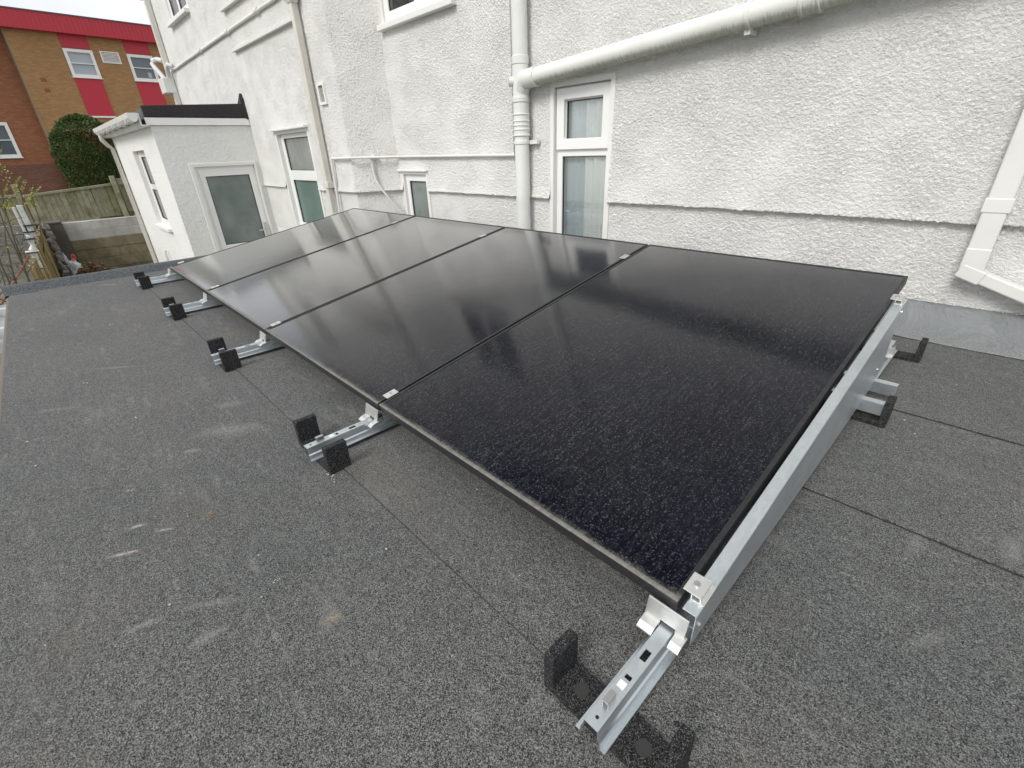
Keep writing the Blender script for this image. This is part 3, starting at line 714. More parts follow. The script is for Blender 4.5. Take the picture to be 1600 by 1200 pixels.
# far corner pipe, box and loop
cp_ = MB(); cp_.rect_tube([(-11.33, YL - .05, 5.5), (-11.33, YL - .05, 1.0)], .09, .08, (1, 0, 0))
fc = hb(cp_, 'corner_downpipe', M['pvc_old'], bevel=.006)
hb(MB().box(-11.62, -11.28, YL - .20, YL - .02, 1.90, 2.14), 'junction_box', M['pvc'], fc, bevel=.015)
cp_ = MB(); cp_.tube([(-11.5, YL - .10, 2.12), (-11.62, YL - .12, 2.22), (-11.85, YL - .14, 2.36), (-11.93, YL - .14, 2.42), (-11.92, YL - .12, 2.47), (-11.75, YL - .08, 2.47), (-11.5, YL - .04, 2.42)], .04, 10)
o = hb(cp_, 'looped_pipe', M['white_plastic'], fc); smooth_angle(o, 60)
cp_ = MB(); cp_.tube([(-11.2, YL - .10, 2.12), (-11.15, YL - .10, 2.25), (-11.05, YL - .09, 2.31), (-10.98, YL - .04, 2.28)], .035, 10)
o = hb(cp_, 'elbow', M['white_plastic'], fc); smooth_angle(o, 60)
# right rectangular downpipe with collars and elbow
YR = YM - .012 - .045
dp = MB(); dp.rect_tube([(.150, YR, 5.5), (.150, YR, .225), (.150, YR, .196)], .066, .082, (0, 1, 0)); dp.rect_tube([(.120, YR, .2121), (.62, YR, .035), (1.4, YR, -.075)], .064, .054, (0, 1, 0))
d1 = hb(dp, 'rectangular_downpipe', M['paintpipe'], bevel=.007)
hb(MB().box(.103, .198, YR - .036, YR + .036, .465, .525), 'collar', M['paintpipe'], d1, bevel=.004)
hb(MB().rect_tube([(.150, YR, .315), (.150, YR, .200)], .071, .086, (0, 1, 0)).rect_tube([(.110, YR, .2146), (.200, YR, .1828)], .0755, .062, (0, 1, 0)), 'elbow', M['paintpipe'], d1, bevel=.006)

# ------------------------------------------------------------------ PORCH
PX, PY, PE = -7.87, .765, -11.62
PL = (-9.7, 1.35, GZ)
porch = thing('lean_to_porch', PL, 'small white flat-roofed porch with frosted door, set against the left house wall', 'porch')
def pb(mb, name, mat, parent=porch, **k): return mb.build(name, mat, parent, PL, **k)
fx = lambda u, v, d: Vector((PX + d, u, v))     # face looking +X: u along Y
fy = lambda u, v, d: Vector((u, PY - d, v))
DR = (1.06, 1.905, -1.38, .735); PW = (-9.95, -8.93, -.15, .955)
pb(MB().plate(fx, PY, YL + .02, GZ, 1.20, -.14, 0, [DR]), 'wall', M['roughcast_smooth'])
pb(MB().plate(fy, PE, PX - .14, GZ, 1.20, -.14, 0, [PW]), 'wall', M['roughcast_smooth'])
pb(MB().box(PE, PE + .14, PY + .14, YL + .01, GZ, 1.2), 'wall', M['roughcast_smooth'])
window(porch, PL, fy, *PW, [(-9.80, -9.10, .47, .86, 'grey_glass'), (-9.80, -9.10, -.06, .39, 'grey_glass')], band=.012, inset=.06, sill=.06)
# door
door = pb(MB().plate(fx, DR[0] + .085, DR[1] - .045, DR[2], DR[3] - .06, -.075, -.02, [(1.215, 1.790, -.36, .575), (1.215, 1.790, -1.2, -.50)]), 'door', M['upvc'], bevel=.005)
pb(MB().plate(fx, DR[0] - .012, DR[1] + .012, DR[2], DR[3] + .012, -.09, .012, [(DR[0] + .045, DR[1] - .02, DR[2], DR[3] - .035)]), 'door_frame', M['band'], bevel=.006)
pb(MB().plate(fx, DR[0] + .045, DR[1] - .02, DR[2], DR[3] - .035, -.088, -.028, [(DR[0] + .087, DR[1] - .047, DR[2], DR[3] - .062)]), 'door_frame', M['upvc'], bevel=.005)
pb(MB().plate(fx, 1.21, 1.795, -.365, .58, -.05, -.042), 'pane', M['obscure_grey'], door)
pb(MB().plate(fx, 1.21, 1.795, -1.205, -.495, -.05, -.042), 'lower_panel', M['upvc'], door)
pb(MB().plate(fx, 1.215, 1.790, -.36, .575, -.041, -.026, [(1.221, 1.784, -.354, .569)]), 'gasket', M['gasket'], door)
hd = MB(); hd.box(PX - .02, PX + .0, 1.81, 1.845, -.33, -.10); hd.tube([(PX, 1.828, -.20), (PX + .05, 1.828, -.20), (PX + .055, 1.80, -.20), (PX + .055, 1.70, -.205)], .010, 8)
pb(hd, 'handle', M['steel'], door)
pb(MB().box(PX, PX + .10, 1.05, 1.91, -1.44, -1.385), 'step', M['band'])
# roof, black felt edge, white fascia
rb_ = MB(); rb_.box(PE - .05, PX - .03, PY - .02, YL, 1.285, 1.40)
pb(rb_, 'roof', M['felt_kerb'])
ub = MB(); ub.add([(PX - .02, PY - .035, 1.296), (PX - .02, YL - .005, 1.298), (PX + .028, YL - .005, 1.298), (PX + .028, PY - .035, 1.296),
                   (PX - .06, PY - .035, 1.425), (PX - .06, YL - .005, 1.475), (PX + .02, YL - .005, 1.475), (PX + .02, PY - .035, 1.425)],
                  [(0, 1, 2, 3), (7, 6, 5, 4), (3, 2, 6, 7), (0, 4, 5, 1), (0, 3, 7, 4), (1, 5, 6, 2)])
pb(ub, 'felt_edge', M['felt_black'], bevel=.008)
ub = MB(); ub.add([(PX - .30, YL - .03, 1.40), (PX + .03, YL - .03, 1.28), (PX + .02, YL - .05, 1.53), (PX - .02, YL - .03, 1.60), (PX - .34, YL - .012, 1.44),
                   (PX - .30, YL, 1.40), (PX + .03, YL, 1.28), (PX + .02, YL, 1.53), (PX - .02, YL, 1.60), (PX - .34, YL, 1.44)],
                  [(0, 1, 2, 3, 4), (9, 8, 7, 6, 5), (0, 5, 6, 1), (1, 6, 7, 2), (2, 7, 8, 3), (3, 8, 9, 4), (4, 9, 5, 0)])
pb(ub, 'felt_upstand', M['felt_black'])
pb(MB().box(PX + .002, PX + .024, PY - .04, YL - .004, 1.205, 1.292), 'fascia', M['upvc'], bevel=.003)
# eaves side: fascia, vented soffit, gutter
pb(MB().box(PE - .1, PX + .0, PY - .10, PY - .08, 1.20, 1.34), 'fascia', M['upvc'], bevel=.003)
pb(MB().box(PE - .1, PX + .0, PY - .08, PY, 1.195, 1.215), 'soffit', M['upvc'])
gt = MB(); vs = []; pr_ = [(-.005, .055), (-.008, .0), (-.03, -.035), (-.06, -.048), (-.09, -.035), (-.112, .0), (-.115, .055), (-.108, .055), (-.104, .002), (-.085, -.028), (-.06, -.040), (-.035, -.028), (-.015, .002), (-.012, .055)]
for x in (PE - .12, PX + .06):
    for (a, c_) in pr_: vs.append((x, PY - .10 + a, 1.285 + c_))
n = len(pr_)
gt.add(vs, [(i, (i + 1) % n, n + (i + 1) % n, n + i) for i in range(n)] + [tuple(range(7)), tuple(n + i for i in range(7))])
g1 = pb(gt, 'gutter', M['pvc'], merge=False)
for x in np.linspace(PE + .3, PX - .25, 6): pb(MB().box(float(x) - .012, float(x) + .012, PY - .218, PY - .10, 1.232, 1.342), 'gutter_bracket', M['white_plastic'], g1, bevel=.008)
pd = MB(); pd.tube([(PE + .10, PY - .16, 1.24), (PE + .10, PY - .16, 1.16), (PE + .05, PY - .10, 1.07), (PE + .02, PY - .05, 1.02), (PE + .02, PY - .045, GZ)], .036, 12)
o = pb(pd, 'porch_downpipe', M['pvc_old']); smooth_angle(o, 60)
pd = MB(); pd.tube([(-10.0, PY - .04, -.60), (-10.0, PY - .06, -.65), (-10.0, PY - .06, -1.6)], .03, 10); o = pb(pd, 'vent_stub', M['pvc']); smooth_angle(o, 60)

# ------------------------------------------------------------------ SOLAR PANELS
TILT, PLN, PITCH = 0.16691614, 1.7507, 1.15
PWD = 1.139
def make_panel():
    r = thing('solar_panel', (0, 0, 0), rot=(TILT, 0, 0))
    fr = lambda u, v, d: Vector((u, v, d))
    MB().plate(fr, 0, PWD, 0, PLN, -.035, 0.0, [(.011, PWD - .011, .011, PLN - .011)]).build('frame', M['pvframe'], r, bevel=.0012)
    MB().plate(fr, .0105, PWD - .0105, .0105, PLN - .0105, -.008, -.0022).build('glass', M['pvglass'], r)
    MB().plate(fr, .04, PWD - .04, .04, PLN - .04, -.0105, -.0085).build('backsheet', M['gasket'], r)
    for c_ in (.30, .57, .84): MB().box(c_ - .04, c_ + .04, PLN / 2 - .015, PLN / 2 + .015, -.030, -.011).build('junction_box', M['gasket'], r)
    return r
def copy_tree(o, parent=None):
    c = o.copy(); COL.objects.link(c)
    if parent is not None: c.parent = parent
    for ch in [x for x in o.children]: copy_tree(ch, c)
    return c
plabels = ['nearest black solar panel, strongly speckled with dried rain marks',
           'black solar panel second from the near end of the row',
           'third black solar panel from the near end, bright reflection at its lower left',
           'farthest black solar panel, beside the kerb and the porch door']
p0 = make_panel(); panels = [p0] + [copy_tree(p0) for _ in range(3)]
for k, p_ in enumerate(panels):
    p_.location = (-PITCH * k - PWD - .0, 0, 0)
    tag(p_, plabels[k], 'solar panel', 'solar panels in a tilted row')

# ------------------------------------------------------------------ MOUNTING FRAMES
ct, stl = math.cos(TILT), math.sin(TILT)
def TP(x, s, d): return Vector((x, s * ct - d * stl, s * stl + d * ct))      # tilted plane: x, along slope, off it
def strip_profile(mb, pts, y0, y1, slots=(), slot_seg=None):
    """sheet-metal section (x,z list) extruded along Y; slots (y0,y1) are cut in the middle third of segment slot_seg"""
    for i in range(len(pts) - 1):
        (xa, za), (xb, zb) = pts[i], pts[i + 1]
        if i == slot_seg:
            ys = sorted({y0, y1, *[s for sl in slots for s in sl[:2]]}); q = [0, .27, .73, 1]
            for j in range(len(ys) - 1):
                for k in range(3):
                    if k == 1 and any(sl[0] < (ys[j] + ys[j + 1]) / 2 < sl[1] for sl in slots): continue
                    A = (xa + (xb - xa) * q[k], za + (zb - za) * q[k]); B = (xa + (xb - xa) * q[k + 1], za + (zb - za) * q[k + 1])
                    mb.add([(A[0], ys[j], A[1]), (B[0], ys[j], B[1]), (B[0], ys[j + 1], B[1]), (A[0], ys[j + 1], A[1])], [(0, 1, 2, 3)])
        else:
            mb.add([(xa, y0, za), (xb, y0, zb), (xb, y1, zb), (xa, y1, za)], [(0, 1, 2, 3)])
RT, RB = -.068, -.1115
rail_prof = [(-.031, RB + .001), (-.0215, RB), (-.019, RB + .017), (-.0155, RB + .021), (-.0135, RT), (.0135, RT), (.0155, RB + .021), (.019, RB + .017), (.0215, RB), (.031, RB + .001)]
def make_mount():
    r = thing('mounting_frame', (0, 0, RZ)); o0 = (0, 0, RZ)
    mb = MB(); strip_profile(mb, rail_prof, -.262, 2.02, slots=((-.107, -.082), (-.156, -.147), (.3, .33), (.9, .93), (1.5, 1.53)), slot_seg=4)
    br = mb.build('base_rail', M['galv'], r, o0, solid=.0018, recalc=False)
    h = MB()
    h.tube([(0, -.244, RT + .0012), (0, -.244, RT + .0016)], .0032, 12)
    h.build('hole', M['darkhole'], br, o0)
    c = MB(); c.plate(lambda u, v, d: Vector((u, v, d)), -.006, .006, -.222, -.198, RT + .001, RT + .018, [(-.0045, .0045, -.3, -.212)]).box(-.006, .006, -.224, -.198, RT + .017, RT + .0195)
    c.build('spring_clip', M['steel'], br, o0, bevel=.0006)
    st_ = MB().box(-.008, .006, -.178, -.163, RT + .0012, RT + .0018); st_.build('sticker', M['upvc'], br, o0)
    # foot bracket: upright plate with a shallow foot, notched round the rail
    bkt = MB()
    bkt.plate(lambda u, v, d: Vector((u, -.010 - d + (v + .05) * .25, v)), -.050, .036, -.072, -.024, 0, .0035, [(-.016, .016, -.08, -.058)])
    for s_ in (-1, 1):
        xa, xb = (-.050, -.017) if s_ < 0 else (.017, .036 + .004)
        bkt.add([(xa, -.010, -.064), (xb, -.010, -.064), (xb, -.034, -.068), (xa, -.034, -.068), (xa, -.010, -.067), (xb, -.010, -.067), (xb, -.034, -.071), (xa, -.034, -.071)],
                [(0, 1, 2, 3), (7, 6, 5, 4), (3, 2, 6, 7), (0, 4, 5, 1), (0, 3, 7, 4), (1, 5, 6, 2)])
        bkt.add([(xa, -.034, -.068), (xb, -.034, -.068), (xb, -.046, -.075), (xa, -.046, -.075), (xa, -.034, -.071), (xb, -.034, -.071), (xb, -.047, -.078), (xa, -.047, -.078)],
                [(0, 1, 2, 3), (7, 6, 5, 4), (3, 2, 6, 7), (0, 4, 5, 1), (0, 3, 7, 4), (1, 5, 6, 2)])
    bkt.build('foot_bracket', M['alu'], r, o0, bevel=.0008)
    # rear foot bracket
    bkt = MB(); bkt.plate(lambda u, v, d: Vector((u, 1.80 + d, v)), -.040, .040, -.066, -.030, 0, .0035, [(-.016, .016, -.08, -.058)])
    for s_ in (-1, 1): bkt.box(min(s_ * .017, s_ * .040), max(s_ * .017, s_ * .040), 1.78, 1.8, -.070, -.066)
    bkt.build('rear_bracket', M['alu'], r, o0, bevel=.0008)
    return r
def add_brace(r, x0, x1, top, root, name='tilt_rail'):
    mb = MB(); h = .045; pts = [(x0, top), (x1, top), (x1, top - h), (x0 + .004, top - h)]
    for i in range(3):
        (a, c_), (b2, d2) = pts[i], pts[i + 1]
        mb.add([TP(a, .0, c_), TP(b2, .0, d2), TP(b2, 1.525, d2), TP(a, 1.525, c_)], [(0, 1, 2, 3)])
    return mb.build(name, M['galv'], r, root, solid=.0018, bevel=.0008)
def add_clamp(r, x, s, kind, root):
    mb = MB()
    if kind == 'end':
        mb.plate(lambda u, v, d: TP(u, v, d), -.005, .032, s - .0235, s + .0235, .0025, .0055)
        mb.plate(lambda u, v, d: TP(d, v, u), -.040, .0055, s - .0235, s + .0235, .029, .032)
        mb.plate(lambda u, v, d: TP(d, v, u), -.040, .0030, s - .0235, s + .0235, .0115, .0140)
        mb.plate(lambda u, v, d: TP(u, v, d), .0140, .040, s - .026, s + .026, -.0108, -.0080)
        o = mb.build('end_clamp', M['alu'], r, root, bevel=.0007)
        b_ = MB(); b_.tube([TP(.012, s, .0055), TP(.012, s, .0095)], .0065, 14); b_.tube([TP(.012, s, .0095), TP(.012, s, .0100)], .003, 6)
        b_.build('bolt', M['steel'], o, root)
    else:
        mb.plate(lambda u, v, d: TP(u, v, d), x - .0165, x + .0165, s - .0245, s + .0245, .0012, .0042)
        mb.plate(lambda u, v, d: TP(u, v, d), x - .0035, x + .0035, s - .0245, s + .0245, -.034, .0012)
        o = mb.build('mid_clamp', M['alu'], r, root, bevel=.0007)
        b_ = MB(); b_.tube([TP(x, s, .0042), TP(x, s, .0072)], .0055, 12); b_.build('bolt', M['steel'], o, root)
mlab = ['near end mounting frame, whose galvanised side rail is fully exposed along the nearest panel',
        'mounting frame below the first joint between panels, counting from the nearest panel',
        'mounting frame under the middle joint of the panel row',
        'mounting frame at the joint before the farthest panel',
        'farthest mounting frame, beside the kerb at the end of the panel row']
m0 = make_mount()
FX = [0, -1.178, -2.325, -3.475, -4.635]
mounts = [m0] + [copy_tree(m0) for _ in range(4)]
for k, m_ in enumerate(mounts):
    m_.location = (FX[k] - (.005 if k == 0 else 0), .0 if k else 0, RZ); tag(m_, mlab[k], 'mounting frame', 'galvanised frames under the panels')
    root = (m_.location.x, 0, RZ)
    JX = -PITCH * k - .0055 if 0 < k < 4 else 0
    if k == 0:
        tr_ = add_brace(m_, .010, .037, -.012, root)
        low = [(.0, -.092), (.5, -.090), (1.0, -.082), (1.30, -.060), (1.43, -.042), (1.485, -.020)]
        top_ = [TP(.0385, s_, -.0135) for s_ in (1.52, 1.2, .8, .4, .0)]
        pp = [(y_, z_) for y_, z_ in low] + [(1.497, .15)] + [(q_.y, q_.z) for q_ in top_]
        n_ = len(pp); sp_ = MB().add([(.0372, a_, b_) for a_, b_ in pp] + [(.0388, a_, b_) for a_, b_ in pp], [tuple(range(n_)), tuple(n_ + i for i in reversed(range(n_)))] + [(i, n_ + i, n_ + (i + 1) % n_, (i + 1) % n_) for i in range(n_)])
        sp_.build('side_plate', M['galv'], m_, root)
        for s in (.052, 1.528): add_clamp(m_, 0, s, 'end', root)
        for (s, d) in ((.012, -.05), (1.36, -.205), (1.50, -.035)):
            b_ = MB(); b_.tube([TP(.0388, s, d), TP(.0435, s, d)], .0045, 8); b_.build('bolt', M['steel'], tr_, root)
    elif k < 4:
        add_brace(m_, JX - .014, JX + .014, -.036, root)
        for s in (.062, 1.535): add_clamp(m_, JX, s, 'mid', root)
    else:
        JX = -4.600
        mb = add_brace(m_, JX - .04, JX - .012, -.014, root)
        c = MB(); c.plate(lambda u, v, d: TP(u, v, d), JX - .040, JX + .008, .07, .115, .0015, .0045); c.plate(lambda u, v, d: TP(u, v, d), JX - .040, JX - .034, .07, .115, -.014, .0015)
        c.build('end_clamp', M['alu'], m_, root, bevel=.0007)
        c = MB(); c.plate(lambda u, v, d: TP(u, v, d), JX - .040, JX + .008, 1.51, 1.555, .0015, .0045); c.build('end_clamp', M['alu'], m_, root, bevel=.0007)
# cross rails through the row
for (y, lab) in ((1.27, 'galvanised cross rail, the front one of two stubs sticking out past the side rail'), (1.46, 'galvanised cross rail, the rear one of two stubs sticking out past the side rail')):
    mb = MB(); z1, z0 = -.052, -.094
    pr2 = [(y + .016, z0), (y + .016, z1), (y - .016, z1), (y - .016, z0), (y - .006, z0)]
    for i in range(len(pr2) - 1):
        (a, c_), (b2, d2) = pr2[i], pr2[i + 1]
        mb.add([(.108, a, c_), (.108, b2, d2), (-4.72, b2, d2), (-4.72, a, c_)], [(0, 1, 2, 3)])
    o = mb.build('cross_rail', M['galv'], None, (-2.3, y, RZ), solid=.0018, recalc=False); o.location = (-2.3, y, RZ)
    tag(o, lab, 'rail', 'cross rails under the panels')

# ------------------------------------------------------------------ RUBBER PADS
def make_pad():
    r = thing('rubber_pad', (0, 0, 0))
    mb = MB(); hw, t, h, hy = .128, .023, .099, .037
    pts = [(-hw, 0), (hw, 0), (hw, h), (hw - t, h), (hw - t, .0165), (-hw + t, .0165), (-hw + t, h), (-hw, h)]
    n = len(pts); vs = [(x, -hy, z) for x, z in pts] + [(x, hy, z) for x, z in pts]
    mb.add(vs, [tuple(range(n)), tuple(n + i for i in reversed(range(n)))] + [(i, n + i, n + (i + 1) % n, (i + 1) % n) for i in range(n)])
    me_o = mb.build('block', M['rubber'], r, merge=False, bevel=.003)
    for x in (-.066, .066): MB().tube([(x, 0, .0155), (x, 0, .0172)], .014, 20).build('disc_mark', M['disc'], r)
    return r
pad0 = make_pad()
spots = []
for k in range(5): spots.append((FX[k] - (.0 if k == 0 else .006), -.207, 'front', k))
for k in range(5): spots.append((FX[k], 1.268, 'mid', k))
for k in range(5): spots.append((FX[k] - .01, 1.992, 'rear', k))
fl_ = ['U-shaped black rubber pad under the nearest rail end', 'U-shaped black rubber pad with white mortar crumbs at its foot, second from the nearest',
       'U-shaped black rubber pad under the middle rail end of the front row', 'U-shaped black rubber pad under the second farthest rail end', 'U-shaped black rubber pad nearest to the kerb, under the farthest rail end']
for i, (x, y, kind, k) in enumerate(spots):
    if kind != 'front' and k > 0: continue
    p_ = pad0 if i == 0 else copy_tree(pad0)
    p_.location = (x, y, RZ + .0015); p_.rotation_euler = (0, 0, rnd.uniform(-.02, .02))
    lab = fl_[k] if kind == 'front' else ('black rubber pad under the two short rail stubs beyond the side rail' if kind == 'mid' else 'black rubber pad at the rear of the near frame, by the grey flashing')
    tag(p_, lab, 'rubber pad', 'rubber pads under the rails')
# dark stain / debris bits next to near pad
o = MB(); crumb(o, .085, -.128, RZ + .004, .010); o = o.build('bitumen_crumb', M['rubber'], None, (0.085, -.128, RZ)); o.location = (.085, -.128, RZ)
tag(o, 'small black bitumen crumb lying on the felt beside the nearest rubber pad', 'crumb')

# ------------------------------------------------------------------ GUTTER along the open edge
g = MB(); vs = []
pr_ = [(0, .03), (-.002, -.01), (-.02, -.035), (-.045, -.045), (-.075, -.035), (-.098, -.005), (-.10, .03), (-.093, .03), (-.09, -.003), (-.072, -.027), (-.045, -.037), (-.022, -.027), (-.01, -.003), (-.007, .03)]
for x in (-5.36, -4.1):
    for a, c_ in pr_: vs.append((x, -1.066 + a, -.245 + c_))
n = len(pr_)
g.add(vs, [(i, (i + 1) % n, n + (i + 1) % n, n + i) for i in range(n)] + [tuple(range(7)), tuple(n + i for i in range(7))])
GT = (-5.0, -1.1, -.25)
gtr = thing('roof_gutter', GT, 'short white gutter along the open left edge of the flat roof', 'gutter')
g.build('gutter', M['white_plastic'], gtr, GT, merge=False)
for x in (-5.2, -4.5): MB().box(x - .02, x + .02, -1.172, -1.063, -.30, -.21).build('bracket', M['white_plastic'], gtr, GT, bevel=.006)

# ------------------------------------------------------------------ FAR BRICK BUILDING
B0 = (-34, 0, GZ)
bld = thing('brick_building', B0, 'two-storey tan brick building with red fascia and red panels behind the fence', 'building', rot=(0, 0, math.radians(95.6)))
def bb(mb, name, mat, parent=bld, **k): return mb.build(name, mat, parent, (0, 0, GZ), **k)     # coordinates: u, inward depth, z
fb = lambda u, v, d: Vector((u, -d, v))
UL = .93
wins = [(2.83, 3.98, 4.64, 5.81), (5.39, 6.54, 4.64, 5.81)]
pans = [(2.86, 3.94, 2.98, 4.60), (2.86, 3.94, 5.85, 6.40), (5.42, 6.52, 2.98, 4.60), (5.42, 6.52, 5.85, 6.40)]
hl = [w for w in wins]
bb(MB().plate(fb, UL, 14, 1.06, 6.42, -.3, 0, hl), 'wall', M['brick_tan'], merge=True)
bb(MB().plate(fb, UL - .01, 14, GZ, 1.05, -.3, .02), 'plinth', M['brick_plinth'])
lw = (-1.5, -.27, 1.20, 2.68)
bb(MB().plate(fb, -14, UL - .002, 1.06, 6.42, -.8, -.45, [lw]), 'wall', M['brick_red'])
bb(MB().plate(fb, -14, UL - .012, GZ, 1.05, -.8, -.43), 'plinth', M['brick_plinth'])
sc_ = MB()
u = -3.0
while u < UL - .1:
    sc_.box(u, u + .068, .425, .50, .86, 1.075); u += .078
bb(sc_, 'soldier_course', M['brick_red'], merge=False)['kind'] = 'stuff'
bb(MB().box(UL - .016, UL + .03, -.012, .46, 1.06, 6.4), 'corner_trim', NT('pale_corner', base=(.30, .22, .15), rough=.9).m)
for a in pans: bb(MB().plate(fb, *a, -.02, .035), 'red_panel', M['red_panel'], bevel=.008)
for a in ((2.86, 3.94), (5.42, 6.52)): bb(MB().plate(fb, a[0] - .03, a[1] + .03, 2.90, 2.975, -.02, .06), 'panel_sill', M['upvc'])
def far_window(a, glass, par=bld, d0=0.0):
    u0, u1, z0, z1 = a; ff = lambda u, v, d: Vector((u, d0 - d, v)); m = .13
    zm = z0 + (z1 - z0) * .50
    w = bb(MB().plate(ff, u0, u1, z0, z1, -.10, .05, [(u0 + m, u1 - m, z0 + m, zm - .02), (u0 + m, u1 - m, zm + .02, z1 - m)]), 'window', M['upvc'], par, bevel=.01)
    bb(MB().plate(ff, u0 + m - .01, u1 - m + .01, z0 + m, zm - .02, -.06, -.04), 'pane', M[glass], w)
    bb(MB().plate(ff, u0 + m - .01, u1 - m + .01, zm + .02, z1 - m, -.06, -.04), 'pane', M[glass], w)
    bb(MB().plate(ff, u0 - .03, u1 + .03, z0 - .035, z0 - .002, -.05, .09), 'sill', M['upvc'], w, bevel=.005)
    return w
far_window(wins[0], 'blind'); w = far_window(wins[1], 'sky_glass'); 
bb(MB().plate(fb, 6.10, 6.26, 4.82, 5.05, -.038, -.03), 'window_ornament', M['blind'], w)
far_window(lw, 'sky_glass', d0=.45)
# louvre vent
v_ = bb(MB().plate(fb, 4.27, 5.06, 5.33, 5.83, -.02, .04, [(4.32, 5.01, 5.37, 5.79)]), 'louvre_vent', M['upvc'])
for i in range(7):
    z = 5.385 + i * .058
    mb = MB(); mb.add([(4.32, -.036, z), (5.01, -.036, z), (5.01, 0.0, z + .038), (4.32, 0.0, z + .038), (4.32, -.030, z - .006), (5.01, -.030, z - .006), (5.01, .006, z + .032), (4.32, .006, z + .032)], [(0, 1, 2, 3), (7, 6, 5, 4), (0, 4, 5, 1), (2, 6, 7, 3), (0, 3, 7, 4), (1, 5, 6, 2)])
    bb(mb, 'slat', M['upvc'], v_)
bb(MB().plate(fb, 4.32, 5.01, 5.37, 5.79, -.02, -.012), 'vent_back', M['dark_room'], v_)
# air bricks
for (a, z) in ((1.56, 4.37), (1.54, 3.95)): bb(MB().plate(fb, a, a + .20, z, z + .15, -.01, .012), 'air_brick', NT('terracotta_vent', base=(.30, .085, .04), rough=.9).m)
# fascia with ribs
f_ = bb(MB().plate(fb, -14, 14, 6.38, 7.08, .02, .36), 'fascia', M['red_fascia'])
rb_ = MB(); u = -3.0
while u < 8.5:
    rb_.box(u, u + .022, -.385, -.36, 6.39, 7.07); u += .172
bb(rb_, 'rib', M['red_fascia'], f_, merge=False)['kind'] = 'stuff'
bb(MB().box(-14, 14, -.40, -.02, 7.082, 7.13), 'capping', M['dark_metal'], f_)
bb(MB().box(-14, 14, -.02, 9, 6.42, 7.07), 'roof_slab', M['dark_metal'])
bb(MB().box(-14, 14, .85, 9, GZ, 6.4), 'inner_block', M['brick_red'])

# overhead wire
o = MB().tube([Vector((-33.5 + .0, 3.8, 8.02 + .0)).lerp(Vector((-34.5, 12.5, 8.75)), i / 12) - Vector((0, 0, .25 * math.sin(math.pi * i / 12))) for i in range(13)], .012, 6).build('overhead_wire', M['cable'], None)
tag(o, 'thin dark overhead wire against the sky above the red fascia', 'wire')

# ------------------------------------------------------------------ YARD WALLS
WX = -16.0
yw = thing('garden_wall', (WX, 0, GZ), 'low block wall, whitewashed above and stained brown below, under the timber fence', 'wall')
bm_cache = {}
def block(parent, org, x, y, z, L, H, D, mat, name='block'):
    key = (round(L, 3), round(H, 3), round(D, 3), mat.name)
    if key not in bm_cache:
        mb = MB().box(-D / 2, D / 2, -L / 2, L / 2, -H / 2, H / 2)
        o = mb.build(name, mat, parent, None, bevel=.008, seg=1); bm_cache[key] = o; first = o
    else:
        o = bm_cache[key].copy(); COL.objects.link(o); o.parent = parent
    o.location = Vector((x, y, z)) - Vector(org); return o
MB().box(WX - .17, WX - .009, -.33, 3.4, GZ, -.907).build('core', M['block_brown'], yw, (WX, 0, GZ))
MB().box(WX - .17, WX - .006, -.33, 3.4, -.905, -.48).build('core', M['block_white'], yw, (WX, 0, GZ))
for row in range(2):                      # whitewashed courses, joints almost filled by the paint
    zt = -.475 - .215 * row; y = -.33 - .4 * row
    while y < 2.2:
        y2 = y + .88; ya = max(y, -.33)
        block(yw, (WX, 0, GZ), WX - .1, (ya + y2) / 2, zt - .107, y2 - ya - .003, .2125, .2, M['block_white']); y = y2
for row in range(4):                      # long stained courses below
    zt = -.905 - .245 * row; y = -.33 - .9 * (row % 2)
    while y < 2.2:
        y2 = y + 1.8; ya = max(y, -.33)
        block(yw, (WX, 0, GZ), WX - .1 + rnd.uniform(-.008, .008), (ya + y2) / 2, zt - .1225, y2 - ya - .006, .240, .2, M['block_brown']); y = y2
# dark pilaster
MB().box(WX - .06, WX + .22, -.60, -.335, GZ, -.455).build('pilaster', M['concrete_dark'], yw, (WX, 0, GZ), bevel=.015)
MB().box(WX - .12, WX + .24, -.62, -.33, -.452, -.405).build('coping', M['stone'], yw, (WX, 0, GZ), bevel=.012)
# rubble piled edge beside the side fence
rb = thing('rubble_edge', (-14.5, -.62, GZ), 'rough grey stones piled between the side fence and the dark pilaster', 'stones')
for i in range(14):
    mb = MB(); t = i / 13; c = Vector((-15.6 + t * 1.5, -.66 + .03 * rnd.random(), -.55 - .85 * t + .02 * rnd.random())); r = rnd.uniform(.05, .12); c = c + Vector((rnd.uniform(-.05, .05), rnd.uniform(-.04, .03), rnd.uniform(-.05, .05)))
    bm = bmesh.new(); bmesh.ops.create_icosphere(bm, subdivisions=2, radius=r)
    for v in bm.verts: v.co = Vector((v.co.x * 1.2, v.co.y * .7, v.co.z * 1.1)) * (1 + .6 * mnoise.noise(v.co * 11 + Vector((i, 0, 0)))) + c - Vector((-14.5, -.62, GZ))
    me = bpy.data.meshes.new('stone'); bm.to_mesh(me); bm.free(); me.materials.append(M['stone']); o = bpy.data.objects.new('stone', me); COL.objects.link(o); o.parent = rb
MB().box(-15.9, -13.9, -.70, -.60, GZ, -1.3).build('earth_bank', M['soil'], rb, (-14.5, -.62, GZ))
